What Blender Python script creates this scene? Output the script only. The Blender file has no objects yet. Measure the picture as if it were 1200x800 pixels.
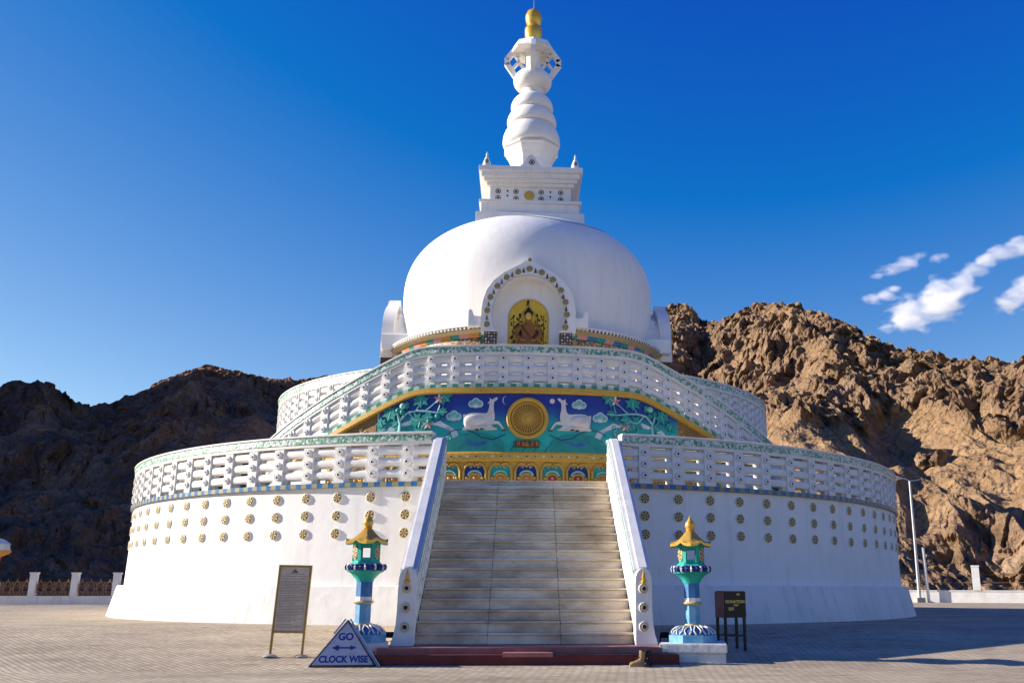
import bpy, bmesh, math, random
import numpy as np
from mathutils import Vector, Matrix
from mathutils.geometry import tessellate_polygon

random.seed(7)
SC = bpy.context.scene
COL = SC.collection
R_ = math.radians

# ------------------------------------------------------------------ helpers
class MB:
    """collects faces, builds ONE mesh object"""
    def __init__(s): s.v = []; s.f = []; s.m = []
    def add(s, vs, fs, mi=0):
        o = len(s.v); s.v += [tuple(map(float, p)) for p in vs]
        for k, f in enumerate(fs):
            s.f.append([o + i for i in f]); s.m.append(mi[k] if isinstance(mi, (list, tuple)) else mi)
    def box(s, x0, x1, y0, y1, z0, z1, mi=0, M=None):
        vs = [(x, y, z) for x in (x0, x1) for y in (y0, y1) for z in (z0, z1)]
        if M is not None: vs = [tuple(M @ Vector(p)) for p in vs]
        s.add(vs, [(0,1,3,2),(4,6,7,5),(0,4,5,1),(2,3,7,6),(0,2,6,4),(1,5,7,3)], mi)
    def arc(s, prof, p0, p1, n, mi=0, zf=None, caps=True):
        """closed (r, z) profile swept about the z axis, angles in degrees from -Y"""
        k = len(prof); vs = []
        for i in range(n + 1):
            a = p0 + (p1 - p0) * i / n; dz = zf(a) if zf else 0.0
            sa, ca = math.sin(R_(a)), math.cos(R_(a))
            vs += [(r * sa, -r * ca, z + dz) for r, z in prof]
        fs = []; ms = []
        for i in range(n):
            for j in range(k):
                a, b = i * k + j, i * k + (j + 1) % k
                fs.append((a, b, b + k, a + k)); ms.append(mi(i, j) if callable(mi) else mi)
        if caps:
            fs.append(tuple(range(k))[::-1]); ms.append(mi(0, 0) if callable(mi) else mi)
            fs.append(tuple(n * k + j for j in range(k))); ms.append(mi(n - 1, 0) if callable(mi) else mi)
        s.add(vs, fs, ms)
    def lathe(s, prof, seg=32, mi=0, c=(0, 0, 0), rot=0.0, M=None, caps=True):
        """open (r, z) profile about a vertical axis through c"""
        vs = []; k = len(prof)
        for i in range(seg):
            a = 2 * math.pi * i / seg + rot
            vs += [(c[0] + r * math.cos(a), c[1] + r * math.sin(a), c[2] + z) for r, z in prof]
        fs = []; ms = []
        for i in range(seg):
            i2 = (i + 1) % seg
            for j in range(k - 1):
                fs.append((i * k + j, i2 * k + j, i2 * k + j + 1, i * k + j + 1))
                ms.append(mi(j) if callable(mi) else mi)
        if caps:
            if prof[0][0] > 1e-4: fs.append([i * k for i in range(seg)][::-1]); ms.append(mi(0) if callable(mi) else mi)
            if prof[-1][0] > 1e-4: fs.append([i * k + k - 1 for i in range(seg)]); ms.append(mi(k - 2) if callable(mi) else mi)
        if M is not None: vs = [tuple(M @ Vector(p)) for p in vs]
        s.add(vs, fs, ms)
    def prism(s, pts, a0, a1, axis='y', mi=0, fn=None):
        """2-D polygon extruded along an axis; fn maps (u, v, depth) to a point"""
        n = len(pts)
        if fn is None:
            fn = {'y': lambda u, v, d: (u, d, v), 'x': lambda u, v, d: (d, u, v), 'z': lambda u, v, d: (u, v, d)}[axis]
        vs = [fn(u, v, a0) for u, v in pts] + [fn(u, v, a1) for u, v in pts]
        tri = tessellate_polygon([[Vector((u, v, 0)) for u, v in pts]])
        fs = [tuple(t) for t in tri] + [tuple(i + n for i in t)[::-1] for t in tri]
        fs += [(i, (i + 1) % n, n + (i + 1) % n, n + i) for i in range(n)]
        s.add(vs, fs, mi)
    def ringprism(s, outer, inner, a0, a1, mi=0):
        """open band between two polylines of equal length (u, v), extruded in y"""
        n = len(outer)
        vs = [(u, a0, v) for u, v in outer] + [(u, a0, v) for u, v in inner] + [(u, a1, v) for u, v in outer] + [(u, a1, v) for u, v in inner]
        fs = []
        for i in range(n - 1):
            fs += [(i, i + 1, n + i + 1, n + i), (2*n + i, 3*n + i, 3*n + i + 1, 2*n + i + 1),
                   (i, 2*n + i, 2*n + i + 1, i + 1), (n + i, n + i + 1, 3*n + i + 1, 3*n + i)]
        fs += [(0, n, 3*n, 2*n), (n - 1, 3*n - 1, 4*n - 1, 2*n - 1)]
        s.add(vs, fs, mi)
    def tube(s, pts, r, seg=6, mi=0, r1=None):
        pts = [Vector(p) for p in pts]; n = len(pts); vs = []
        up = Vector((0.13, 0.21, 0.97))
        for i, p in enumerate(pts):
            d = (pts[min(i + 1, n - 1)] - pts[max(i - 1, 0)]).normalized()
            a = d.cross(up)
            if a.length < 1e-3: a = d.cross(Vector((1, 0, 0)))
            a.normalize(); b = d.cross(a)
            rr = r if r1 is None else r + (r1 - r) * i / (n - 1)
            vs += [tuple(p + rr * (a * math.cos(2*math.pi*k/seg) + b * math.sin(2*math.pi*k/seg))) for k in range(seg)]
        fs = [(i*seg + k, i*seg + (k+1) % seg, (i+1)*seg + (k+1) % seg, (i+1)*seg + k) for i in range(n-1) for k in range(seg)]
        fs += [tuple(range(seg))[::-1], tuple((n-1)*seg + k for k in range(seg))]
        s.add(vs, fs, mi)
    def ball(s, c, r, mi=0, seg=10, rings=6, sc=(1, 1, 1)):
        vs = [(c[0], c[1], c[2] - r*sc[2])]
        for i in range(1, rings):
            t = math.pi * i / rings - math.pi/2
            for k in range(seg):
                a = 2*math.pi*k/seg
                vs.append((c[0] + r*sc[0]*math.cos(t)*math.cos(a), c[1] + r*sc[1]*math.cos(t)*math.sin(a), c[2] + r*sc[2]*math.sin(t)))
        vs.append((c[0], c[1], c[2] + r*sc[2])); L = len(vs) - 1
        fs = [(0, 1 + (k+1) % seg, 1 + k) for k in range(seg)]
        for i in range(rings - 2):
            for k in range(seg):
                a = 1 + i*seg; fs.append((a + k, a + (k+1) % seg, a + seg + (k+1) % seg, a + seg + k))
        a = 1 + (rings-2)*seg
        fs += [(a + k, a + (k+1) % seg, L) for k in range(seg)]
        s.add(vs, fs, mi)
    def build(s, name, mats, parent=None, smooth=None, bevel=0.0, fix=True):
        me = bpy.data.meshes.new(name)
        me.from_pydata(s.v, [], s.f)
        if not isinstance(mats, (list, tuple)): mats = [mats]
        for m in mats: me.materials.append(m)
        me.polygons.foreach_set('material_index', s.m)
        if fix or bevel:
            bm = bmesh.new(); bm.from_mesh(me)
            if fix: bmesh.ops.recalc_face_normals(bm, faces=bm.faces)
            if bevel:
                es = [e for e in bm.edges if e.is_manifold and e.calc_face_angle(0) > 0.6]
                bmesh.ops.bevel(bm, geom=es, offset=bevel, segments=2, affect='EDGES', clamp_overlap=True)
            bm.to_mesh(me); bm.free()
        if smooth is not None:
            me.shade_smooth(); me.set_sharp_from_angle(angle=R_(smooth))
        o = bpy.data.objects.new(name, me); COL.objects.link(o)
        if parent is not None: o.parent = parent
        return o

def empty(name, loc=(0, 0, 0), rz=0.0):
    o = bpy.data.objects.new(name, None); COL.objects.link(o)
    o.location = loc; o.rotation_euler = (0, 0, rz); o.empty_display_size = 0.3
    return o
def tag(o, label=None, cat=None, group=None, kind=None):
    if label: o['label'] = label
    if cat: o['category'] = cat
    if group: o['group'] = group
    if kind: o['kind'] = kind
    return o
def dup(o, parent=None, **kw):
    c = o.copy(); COL.objects.link(c)
    if parent is not None: c.parent = parent
    for k, v in kw.items(): setattr(c, k, v)
    return c
def text_part(txt, size, M, m, name, parent, ext=0.004, align='CENTER', sx=1.0, bold=0.0):
    cu = bpy.data.curves.new(name + '_c', 'FONT'); cu.body = txt; cu.size = size
    cu.align_x = align; cu.align_y = 'CENTER'; cu.extrude = ext; cu.offset = bold
    t = bpy.data.objects.new(name + '_t', cu); COL.objects.link(t)
    bpy.context.view_layer.update()
    me = bpy.data.meshes.new_from_object(t.evaluated_get(bpy.context.evaluated_depsgraph_get()))
    bpy.data.objects.remove(t); bpy.data.curves.remove(cu)
    me.transform(M @ Matrix.Diagonal((sx, 1, 1, 1))); me.materials.clear(); me.materials.append(m); me.name = name
    o = bpy.data.objects.new(name, me); COL.objects.link(o)
    if parent is not None: o.parent = parent
    return o

# ------------------------------------------------------------------ materials
def mat(name, col, rough=0.75, metal=0.0, col2=None, scale=4.0, lo=0.35, hi=0.7, detail=6.0, bump=0.0, bscale=30.0, stretch=(1, 1, 1), spec=0.3):
    m = bpy.data.materials.new(name); m.use_nodes = True
    nt = m.node_tree; b = nt.nodes['Principled BSDF']
    b.inputs['Roughness'].default_value = rough; b.inputs['Metallic'].default_value = metal
    b.inputs['Specular IOR Level'].default_value = spec
    b.inputs['Base Color'].default_value = (*col, 1)
    if col2 is not None or bump:
        tc = nt.nodes.new('ShaderNodeTexCoord'); mp = nt.nodes.new('ShaderNodeMapping')
        mp.inputs['Scale'].default_value = stretch
        nt.links.new(tc.outputs['Object'], mp.inputs['Vector'])
    if col2 is not None:
        n = nt.nodes.new('ShaderNodeTexNoise'); n.inputs['Scale'].default_value = scale; n.inputs['Detail'].default_value = detail
        n.inputs['Roughness'].default_value = 0.62
        r = nt.nodes.new('ShaderNodeValToRGB'); r.color_ramp.elements[0].position = lo; r.color_ramp.elements[1].position = hi
        r.color_ramp.elements[0].color = (*col, 1); r.color_ramp.elements[1].color = (*col2, 1)
        nt.links.new(mp.outputs[0], n.inputs['Vector']); nt.links.new(n.outputs['Fac'], r.inputs['Fac'])
        nt.links.new(r.outputs['Color'], b.inputs['Base Color'])
    if bump:
        n2 = nt.nodes.new('ShaderNodeTexNoise'); n2.inputs['Scale'].default_value = bscale; n2.inputs['Detail'].default_value = 5
        bp = nt.nodes.new('ShaderNodeBump'); bp.inputs['Strength'].default_value = bump; bp.inputs['Distance'].default_value = 0.03
        nt.links.new(mp.outputs[0], n2.inputs['Vector']); nt.links.new(n2.outputs['Fac'], bp.inputs['Height'])
        nt.links.new(bp.outputs[0], b.inputs['Normal'])
    return m

def plaster(name, base, dirt, streak, amount, bump=0.25):
    """lime-washed render: cloudy whitewash, faint vertical weather streaks"""
    m = mat(name, base, rough=0.85, col2=dirt, scale=0.55, lo=0.45, hi=0.85, bump=bump, bscale=3.0, spec=0.2)
    nt = m.node_tree; b = nt.nodes['Principled BSDF']
    src = b.inputs['Base Color'].links[0].from_socket
    tc = nt.nodes.new('ShaderNodeTexCoord'); mp = nt.nodes.new('ShaderNodeMapping'); mp.inputs['Scale'].default_value = (1.6, 1.6, 0.14)
    n = nt.nodes.new('ShaderNodeTexNoise'); n.inputs['Scale'].default_value = 1.7; n.inputs['Detail'].default_value = 9; n.inputs['Roughness'].default_value = 0.7
    r = nt.nodes.new('ShaderNodeValToRGB'); r.color_ramp.elements[0].position = 0.52; r.color_ramp.elements[1].position = 0.78
    r.color_ramp.elements[0].color = (0, 0, 0, 1); r.color_ramp.elements[1].color = (amount,) * 3 + (1,)
    mx = nt.nodes.new('ShaderNodeMixRGB'); mx.inputs['Color2'].default_value = (*streak, 1)
    nt.links.new(tc.outputs['Object'], mp.inputs[0]); nt.links.new(mp.outputs[0], n.inputs['Vector']); nt.links.new(n.outputs['Fac'], r.inputs['Fac'])
    nt.links.new(r.outputs['Color'], mx.inputs['Fac']); nt.links.new(src, mx.inputs['Color1']); nt.links.new(mx.outputs[0], b.inputs['Base Color'])
    return m

def mosaic(name, cols, scale, rough=0.4, bump=0.4):
    """broken-tile pattern: voronoi cells in a few glazes"""
    m = bpy.data.materials.new(name); m.use_nodes = True; nt = m.node_tree; b = nt.nodes['Principled BSDF']
    b.inputs['Roughness'].default_value = rough
    tc = nt.nodes.new('ShaderNodeTexCoord'); v = nt.nodes.new('ShaderNodeTexVoronoi'); v.inputs['Scale'].default_value = scale
    r = nt.nodes.new('ShaderNodeValToRGB'); r.color_ramp.interpolation = 'CONSTANT'
    el = r.color_ramp.elements
    while len(el) < len(cols): el.new(0.5)
    for i, c in enumerate(cols): el[i].position = i / len(cols); el[i].color = (*c, 1)
    sep = nt.nodes.new('ShaderNodeSeparateColor')
    nt.links.new(tc.outputs['Object'], v.inputs['Vector']); nt.links.new(v.outputs['Color'], sep.inputs[0])
    nt.links.new(sep.outputs[0], r.inputs['Fac']); nt.links.new(r.outputs['Color'], b.inputs['Base Color'])
    bp = nt.nodes.new('ShaderNodeBump'); bp.inputs['Strength'].default_value = bump; bp.inputs['Distance'].default_value = 0.02; bp.invert = True
    nt.links.new(v.outputs['Distance'], bp.inputs['Height']); nt.links.new(bp.outputs[0], b.inputs['Normal'])
    return m

M_white = plaster('white_limewash', (0.83, 0.80, 0.755), (0.72, 0.69, 0.645), (0.48, 0.45, 0.40), 0.5, bump=0.35)
M_base = plaster('stained_limewash', (0.78, 0.75, 0.705), (0.62, 0.59, 0.55), (0.36, 0.33, 0.29), 0.65, bump=0.5)
M_dome = plaster('dome_limewash', (0.84, 0.805, 0.755), (0.75, 0.715, 0.665), (0.55, 0.52, 0.47), 0.42, bump=0.35)
M_trim = mat('white_trim', (0.82, 0.79, 0.745), 0.7, col2=(0.68, 0.65, 0.60), scale=1.8, bump=0.12, bscale=8)
M_grey = mat('grey_white_paint', (0.62, 0.60, 0.57), 0.7, col2=(0.5, 0.48, 0.46), scale=2.2)
M_greentile = mosaic('green_white_tile', [(0.07, 0.25, 0.16), (0.55, 0.60, 0.52), (0.12, 0.33, 0.22), (0.30, 0.45, 0.36), (0.68, 0.70, 0.64)], 15)
M_green = mat('green_glaze', (0.03, 0.22, 0.15), 0.35, col2=(0.08, 0.33, 0.24), scale=9)
M_greenp = mat('pale_green_glaze', (0.33, 0.52, 0.42), 0.45, col2=(0.55, 0.62, 0.52), scale=9)
M_bluetile = mat('blue_glaze', (0.02, 0.09, 0.28), 0.35, col2=(0.04, 0.20, 0.36), scale=7)
M_goldtile = mat('ochre_tile', (0.34, 0.27, 0.13), 0.5, col2=(0.20, 0.24, 0.18), scale=20)
M_gold = mat('gold_paint', (0.76, 0.46, 0.075), 0.45, 0.0, col2=(0.50, 0.25, 0.03), scale=22, bump=0.5, bscale=40)
M_goldsh = mat('gilded_metal', (0.80, 0.50, 0.09), 0.30, 0.4, col2=(0.66, 0.36, 0.05), scale=6)
M_goldmed = mat('gilded_relief', (0.62, 0.50, 0.27), 0.5, 0.15, col2=(0.48, 0.36, 0.17), scale=10)
M_brown = mat('dark_bronze_paint', (0.085, 0.048, 0.024), 0.55, col2=(0.14, 0.08, 0.04), scale=8)
M_black = mat('black_paint', (0.012, 0.011, 0.012), 0.4)
M_dkred = mat('dark_red_paint', (0.14, 0.022, 0.022), 0.55, col2=(0.09, 0.014, 0.014), scale=3, bump=0.2, bscale=20)
M_pink = mat('worn_red_paint', (0.40, 0.17, 0.15), 0.75, col2=(0.28, 0.10, 0.09), scale=2.5, bump=0.2, bscale=15)
M_step = mat('weathered_marble', (0.86, 0.70, 0.52), 0.6, col2=(0.40, 0.285, 0.18), scale=1.15, lo=0.38, hi=0.70, detail=12, bump=0.2, bscale=12, stretch=(0.8, 0.8, 1.6))
M_stepcore = mat('grout', (0.10, 0.09, 0.085), 0.9)
M_marble = mat('streaked_marble', (0.82, 0.80, 0.76), 0.45, col2=(0.36, 0.42, 0.35), scale=4.5, lo=0.48, hi=0.66, detail=8, stretch=(1, 0.45, 1.5))
M_navy = mat('navy_paint', (0.012, 0.03, 0.17), 0.5, col2=(0.02, 0.05, 0.26), scale=2)
M_teal = mat('teal_paint', (0.02, 0.24, 0.20), 0.5, col2=(0.03, 0.32, 0.27), scale=5)
M_aqua = mat('pale_aqua_paint', (0.25, 0.55, 0.50), 0.5, col2=(0.35, 0.62, 0.57), scale=5)
M_deer = mat('cream_paint', (0.78, 0.73, 0.66), 0.6, col2=(0.64, 0.58, 0.51), scale=3)
M_palec = mat('pale_cloud_paint', (0.74, 0.75, 0.74), 0.6, col2=(0.45, 0.55, 0.55), scale=1.5)
M_rose = mat('pink_paint', (0.60, 0.28, 0.26), 0.6)
M_red = mat('red_paint', (0.42, 0.05, 0.03), 0.5)
M_orange = mat('orange_paint', (0.62, 0.24, 0.05), 0.6)
M_yellow = mat('yellow_paint', (0.62, 0.42, 0.05), 0.5)
M_lblue = mat('sky_blue_paint', (0.07, 0.27, 0.48), 0.6, col2=(0.20, 0.40, 0.55), scale=5, bump=0.2)
M_blue = mat('deep_blue_paint', (0.025, 0.13, 0.33), 0.6, col2=(0.07, 0.21, 0.40), scale=5, bump=0.2)
M_lgreen = mat('sea_green_paint', (0.008, 0.34, 0.26), 0.6, col2=(0.04, 0.46, 0.36), scale=5, bump=0.2)
M_wood = mat('yellow_wood', (0.42, 0.27, 0.06), 0.55, col2=(0.30, 0.18, 0.04), scale=6)
M_steel = mat('galvanised_steel', (0.55, 0.56, 0.57), 0.4, 0.6, col2=(0.42, 0.43, 0.44), scale=9)
M_concrete = mat('cast_concrete', (0.42, 0.39, 0.35), 0.9, col2=(0.30, 0.275, 0.245), scale=3, bump=0.3)
M_rust = mat('rusty_iron', (0.34, 0.19, 0.08), 0.6, 0.1, col2=(0.17, 0.09, 0.04), scale=10)
# ------------------------------------------------------------------ camera, sky, sun
EYE = 1.0
cam_d = bpy.data.cameras.new('camera'); cam = bpy.data.objects.new('camera', cam_d); COL.objects.link(cam)
cam.location = (-0.13, -43.0, EYE)
pitch, roll, yaw = 0.2565, 0.0016, 0.0707
F = Vector((math.sin(yaw) * math.cos(pitch), math.cos(yaw) * math.cos(pitch), math.sin(pitch)))
Rt = Vector((math.cos(yaw), -math.sin(yaw), 0)); Up = Rt.cross(F)
R2 = Rt * math.cos(roll) + Up * math.sin(roll); U2 = -Rt * math.sin(roll) + Up * math.cos(roll)
cam.matrix_world = Matrix(((R2.x, U2.x, -F.x, -0.13), (R2.y, U2.y, -F.y, -43.0), (R2.z, U2.z, -F.z, EYE), (0, 0, 0, 1)))
cam_d.sensor_width = 36.0; cam_d.lens = 1100.0 / 1200.0 * 36.0
cam_d.shift_x = -90.5 / 1200.0; cam_d.clip_start = 0.1; cam_d.clip_end = 20000
SC.camera = cam

SUN_EL, SUN_D = R_(20.5), R_(-7.5)      # sun from the left, slightly behind the building
to_sun = Vector((-math.cos(SUN_D) * math.cos(SUN_EL), -math.sin(SUN_D) * math.cos(SUN_EL), math.sin(SUN_EL)))
W = bpy.data.worlds.new('World'); SC.world = W; W.use_nodes = True
nt = W.node_tree; bg = nt.nodes['Background']
sky = nt.nodes.new('ShaderNodeTexSky'); sky.sky_type = 'NISHITA'; sky.sun_disc = False
sky.sun_elevation = SUN_EL
sky.sun_rotation = math.atan2(to_sun.x, to_sun.y)
sky.altitude = 3500; sky.air_density = 1.0; sky.dust_density = 0.3; sky.ozone_density = 3.0
sp = nt.nodes.new('ShaderNodeSeparateColor'); cb = nt.nodes.new('ShaderNodeCombineColor')    # thin, dry high-altitude air: deeper blue
nt.links.new(sky.outputs[0], sp.inputs[0])
for i, (off, k) in enumerate(((-0.632, 1.2), (-0.50, 0.874), (2.39, 0.46))):
    a_ = nt.nodes.new('ShaderNodeMath'); a_.operation = 'ADD'; a_.inputs[1].default_value = off; a_.use_clamp = False
    c_ = nt.nodes.new('ShaderNodeMath'); c_.operation = 'MULTIPLY'; c_.inputs[1].default_value = k
    d_ = nt.nodes.new('ShaderNodeMath'); d_.operation = 'MAXIMUM'; d_.inputs[1].default_value = 0.02
    nt.links.new(sp.outputs[i], a_.inputs[0]); nt.links.new(a_.outputs[0], c_.inputs[0]); nt.links.new(c_.outputs[0], d_.inputs[0]); nt.links.new(d_.outputs[0], cb.inputs[i])
nt.links.new(cb.outputs[0], bg.inputs['Color'])
bg.inputs['Strength'].default_value = 0.125
sl = bpy.data.lights.new('sun', 'SUN'); sl.energy = 4.5; sl.angle = R_(0.53); sl.color = (1.0, 0.93, 0.82)
so = bpy.data.objects.new('sun', sl); COL.objects.link(so)
so.rotation_euler = to_sun.to_track_quat('Z', 'Y').to_euler(); so.location = to_sun * 100
SC.view_settings.view_transform = 'Standard'; SC.view_settings.look = 'None'
SC.view_settings.exposure = 1.03; SC.view_settings.gamma = 1.0

# ------------------------------------------------------------------ ground and plaza
def gz(y):
    if y > -16.4: return 0.0
    return max(-0.068 * (-16.4 - y), -0.52)
M_pave = bpy.data.materials.new('concrete_pavers'); M_pave.use_nodes = True
nt = M_pave.node_tree; b = nt.nodes['Principled BSDF']; b.inputs['Roughness'].default_value = 0.85; b.inputs['Specular IOR Level'].default_value = 0.25
tc = nt.nodes.new('ShaderNodeTexCoord')
mp = nt.nodes.new('ShaderNodeMapping'); mp.inputs['Rotation'].default_value = (0, 0, R_(52))
br = nt.nodes.new('ShaderNodeTexBrick'); br.inputs['Scale'].default_value = 1.0
br.inputs['Brick Width'].default_value = 0.24; br.inputs['Row Height'].default_value = 0.12; br.inputs['Mortar Size'].default_value = 0.016
br.inputs['Mortar Smooth'].default_value = 0.3; br.inputs['Color1'].default_value = (0.64, 0.535, 0.385, 1); br.inputs['Color2'].default_value = (0.49, 0.405, 0.285, 1)
br.inputs['Mortar'].default_value = (0.31, 0.255, 0.185, 1)
nz = nt.nodes.new('ShaderNodeTexNoise'); nz.inputs['Scale'].default_value = 0.35; nz.inputs['Detail'].default_value = 9; nz.inputs['Roughness'].default_value = 0.68
mpn = nt.nodes.new('ShaderNodeMapping'); mpn.inputs['Scale'].default_value = (0.7, 1.6, 1)
rp = nt.nodes.new('ShaderNodeValToRGB'); rp.color_ramp.elements[0].position = 0.33; rp.color_ramp.elements[1].position = 0.72
rp.color_ramp.elements[0].color = (0.66, 0.62, 0.585, 1); rp.color_ramp.elements[1].color = (1.10, 1.07, 1.03, 1)
mx = nt.nodes.new('ShaderNodeMixRGB'); mx.blend_type = 'MULTIPLY'; mx.inputs['Fac'].default_value = 1.0
bp = nt.nodes.new('ShaderNodeBump'); bp.inputs['Strength'].default_value = 0.7; bp.inputs['Distance'].default_value = 0.012; bp.invert = True
nt.links.new(tc.outputs['Object'], mp.inputs[0]); nt.links.new(mp.outputs[0], br.inputs['Vector'])
nt.links.new(tc.outputs['Object'], mpn.inputs[0]); nt.links.new(mpn.outputs[0], nz.inputs['Vector']); nt.links.new(nz.outputs['Fac'], rp.inputs['Fac'])
nz2 = nt.nodes.new('ShaderNodeTexNoise'); nz2.inputs['Scale'].default_value = 1.9; nz2.inputs['Detail'].default_value = 8; nz2.inputs['Roughness'].default_value = 0.7
rp2 = nt.nodes.new('ShaderNodeValToRGB'); rp2.color_ramp.elements[0].position = 0.30; rp2.color_ramp.elements[1].position = 0.46; rp2.color_ramp.elements[0].color = (0.5, 0.46, 0.42, 1); rp2.color_ramp.elements[1].color = (1, 1, 1, 1)
mx0 = nt.nodes.new('ShaderNodeMixRGB'); mx0.blend_type = 'MULTIPLY'; mx0.inputs['Fac'].default_value = 0.8
nt.links.new(mpn.outputs[0], nz2.inputs['Vector']); nt.links.new(nz2.outputs['Fac'], rp2.inputs['Fac']); nt.links.new(br.outputs['Color'], mx0.inputs['Color1']); nt.links.new(rp2.outputs['Color'], mx0.inputs['Color2'])
nt.links.new(mx0.outputs[0], mx.inputs['Color1']); nt.links.new(rp.outputs['Color'], mx.inputs['Color2']); nt.links.new(mx.outputs[0], b.inputs['Base Color'])
nt.links.new(br.outputs['Fac'], bp.inputs['Height']); nt.links.new(bp.outputs[0], b.inputs['Normal'])

pl = MB()
ys = [-95, -60, -40, -32] + [-28 + 0.5 * i for i in range(25)] + [-12, 0, 17.7]
for xa, xb, yl in ((-80, 0, ys), (0, 90, ys + [28.3])):
    vs = []; fs = []
    for y in yl: vs += [(xa, y, gz(y)), (xb, y, gz(y))]
    for i in range(len(yl) - 1): fs.append((2*i, 2*i + 1, 2*i + 3, 2*i + 2))
    pl.add(vs, fs)
plaza = tag(pl.build('plaza', M_pave, fix=False), kind='structure')
M_earth = mat('dry_earth', (0.44, 0.34, 0.235), 0.95, col2=(0.34, 0.255, 0.175), scale=0.05)
g = MB(); g.add([(-4000, -4000, -3.0), (4000, -4000, -3.0), (4000, 4000, -3.0), (-4000, 4000, -3.0)], [(0, 1, 2, 3)])
tag(g.build('ground', M_earth, fix=False), kind='structure')

# ------------------------------------------------------------------ mountains
rng = np.random.RandomState(3)
PERM = rng.permutation(512); PERM = np.concatenate([PERM, PERM])
GA = rng.rand(512) * 2 * np.pi
def perlin(x, y):
    xi = np.floor(x).astype(int); yi = np.floor(y).astype(int); xf = x - xi; yf = y - yi
    u = xf*xf*xf*(xf*(xf*6-15)+10); v = yf*yf*yf*(yf*(yf*6-15)+10)
    def g(ix, iy, dx, dy):
        a = GA[PERM[(PERM[ix & 511] + iy) & 511]]
        return np.cos(a)*dx + np.sin(a)*dy
    n00 = g(xi, yi, xf, yf); n10 = g(xi+1, yi, xf-1, yf); n01 = g(xi, yi+1, xf, yf-1); n11 = g(xi+1, yi+1, xf-1, yf-1)
    return (n00*(1-u)+n10*u)*(1-v) + (n01*(1-u)+n11*u)*v
def fbm(x, y, o=4, ridged=False):
    s = 0; a = 1.0; t = 0
    for k in range(o):
        n = perlin(x*2**k + 17.3*k, y*2**k + 9.1*k)
        s = s + a*((1 - np.abs(n)*2.2) if ridged else n); t += a; a *= 0.5
    return s/t
def boulders(x, y):
    """rounded blocks: worley cells with a random height each"""
    xi = np.floor(x).astype(int); yi = np.floor(y).astype(int); best = np.full(x.shape, 9.0); hh = np.zeros(x.shape)
    for i in (-1, 0, 1):
        for j in (-1, 0, 1):
            h = PERM[(PERM[(xi+i) & 511] + yi + j) & 511]
            px = xi + i + (h % 31)/31.0; py = yi + j + ((h*7) % 37)/37.0
            d = (px-x)**2 + (py-y)**2; m = d < best
            best = np.where(m, d, best); hh = np.where(m, ((h*13) % 41)/41.0, hh)
    return np.clip(1 - 1.7*best, 0, 1)**0.7*(0.25 + 0.75*hh)
def blocks(x, y, tilt=1.0):
    """fractured rock: every cell is a tilted flat-topped block"""
    xi = np.floor(x).astype(int); yi = np.floor(y).astype(int); best = np.full(x.shape, 9.0); out = np.zeros(x.shape)
    for i in (-1, 0, 1):
        for j in (-1, 0, 1):
            h = PERM[(PERM[(xi+i) & 511] + yi + j) & 511]
            px = xi + i + (h % 31)/31.0; py = yi + j + ((h*7) % 37)/37.0
            dx, dy = x - px, y - py; d = dx*dx + dy*dy; m = d < best
            v = ((h*13) % 41)/41.0 + tilt*(dx*(((h*5) % 29)/14.5 - 1) + dy*(((h*11) % 23)/11.5 - 1))
            best = np.where(m, d, best); out = np.where(m, v, out)
    return out
SKYL = [(-180, .05), (-130, .06), (-100, .10), (-88, .16), (-79, .22), (-70, .29), (-60, .37), (-50, .41), (-42, .39), (-36, .27), (-32, .205),  # steep rise out of view: unseen ridge added to shade the left mountain
 (-29.35, .1764), (-28.57, .1748), (-27.84, .1795), (-26.93, .1886), (-26.4, .1872), (-25.67, .1812), (-24.6, .1748), (-23.34, .1744), (-22.75, .1821), (-22.14, .1873), (-21.14, .2009), (-20.08, .2105), (-18.79, .2224), (-17.95, .2211), (-16.92, .2209), (-15.96, .2169), (-14.5, .2134), (-13.53, .2128), (-12.08, .2182), (-10.11, .224), (-6.04, .2342), (-0.81, .2612), (4.56, .2867), (8.09, .2989), (9.18, .3064), (9.99, .307), (10.62, .2997), (11.3, .2885), (12.1, .287), (12.9, .2884), (13.71, .2975), (14.52, .3027), (15.57, .3036), (16.88, .3021), (17.63, .2964), (18.39, .2906), (19.37, .2798), (20.34, .2691), (21.29, .2584), (22.23, .2479), (23.17, .2419), (24.12, .2387), (25.05, .2355), (25.97, .2305), (27.31, .2238), (28.41, .2167), (29.1, .2208), (30.23, .2257), (33.86, .2284), (45, .22), (70, .16), (110, .08), (180, .05)]
SA, SE = np.array([a for a, e in SKYL]), np.array([e for a, e in SKYL])
CX, CY = -0.13, -43.0
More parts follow.
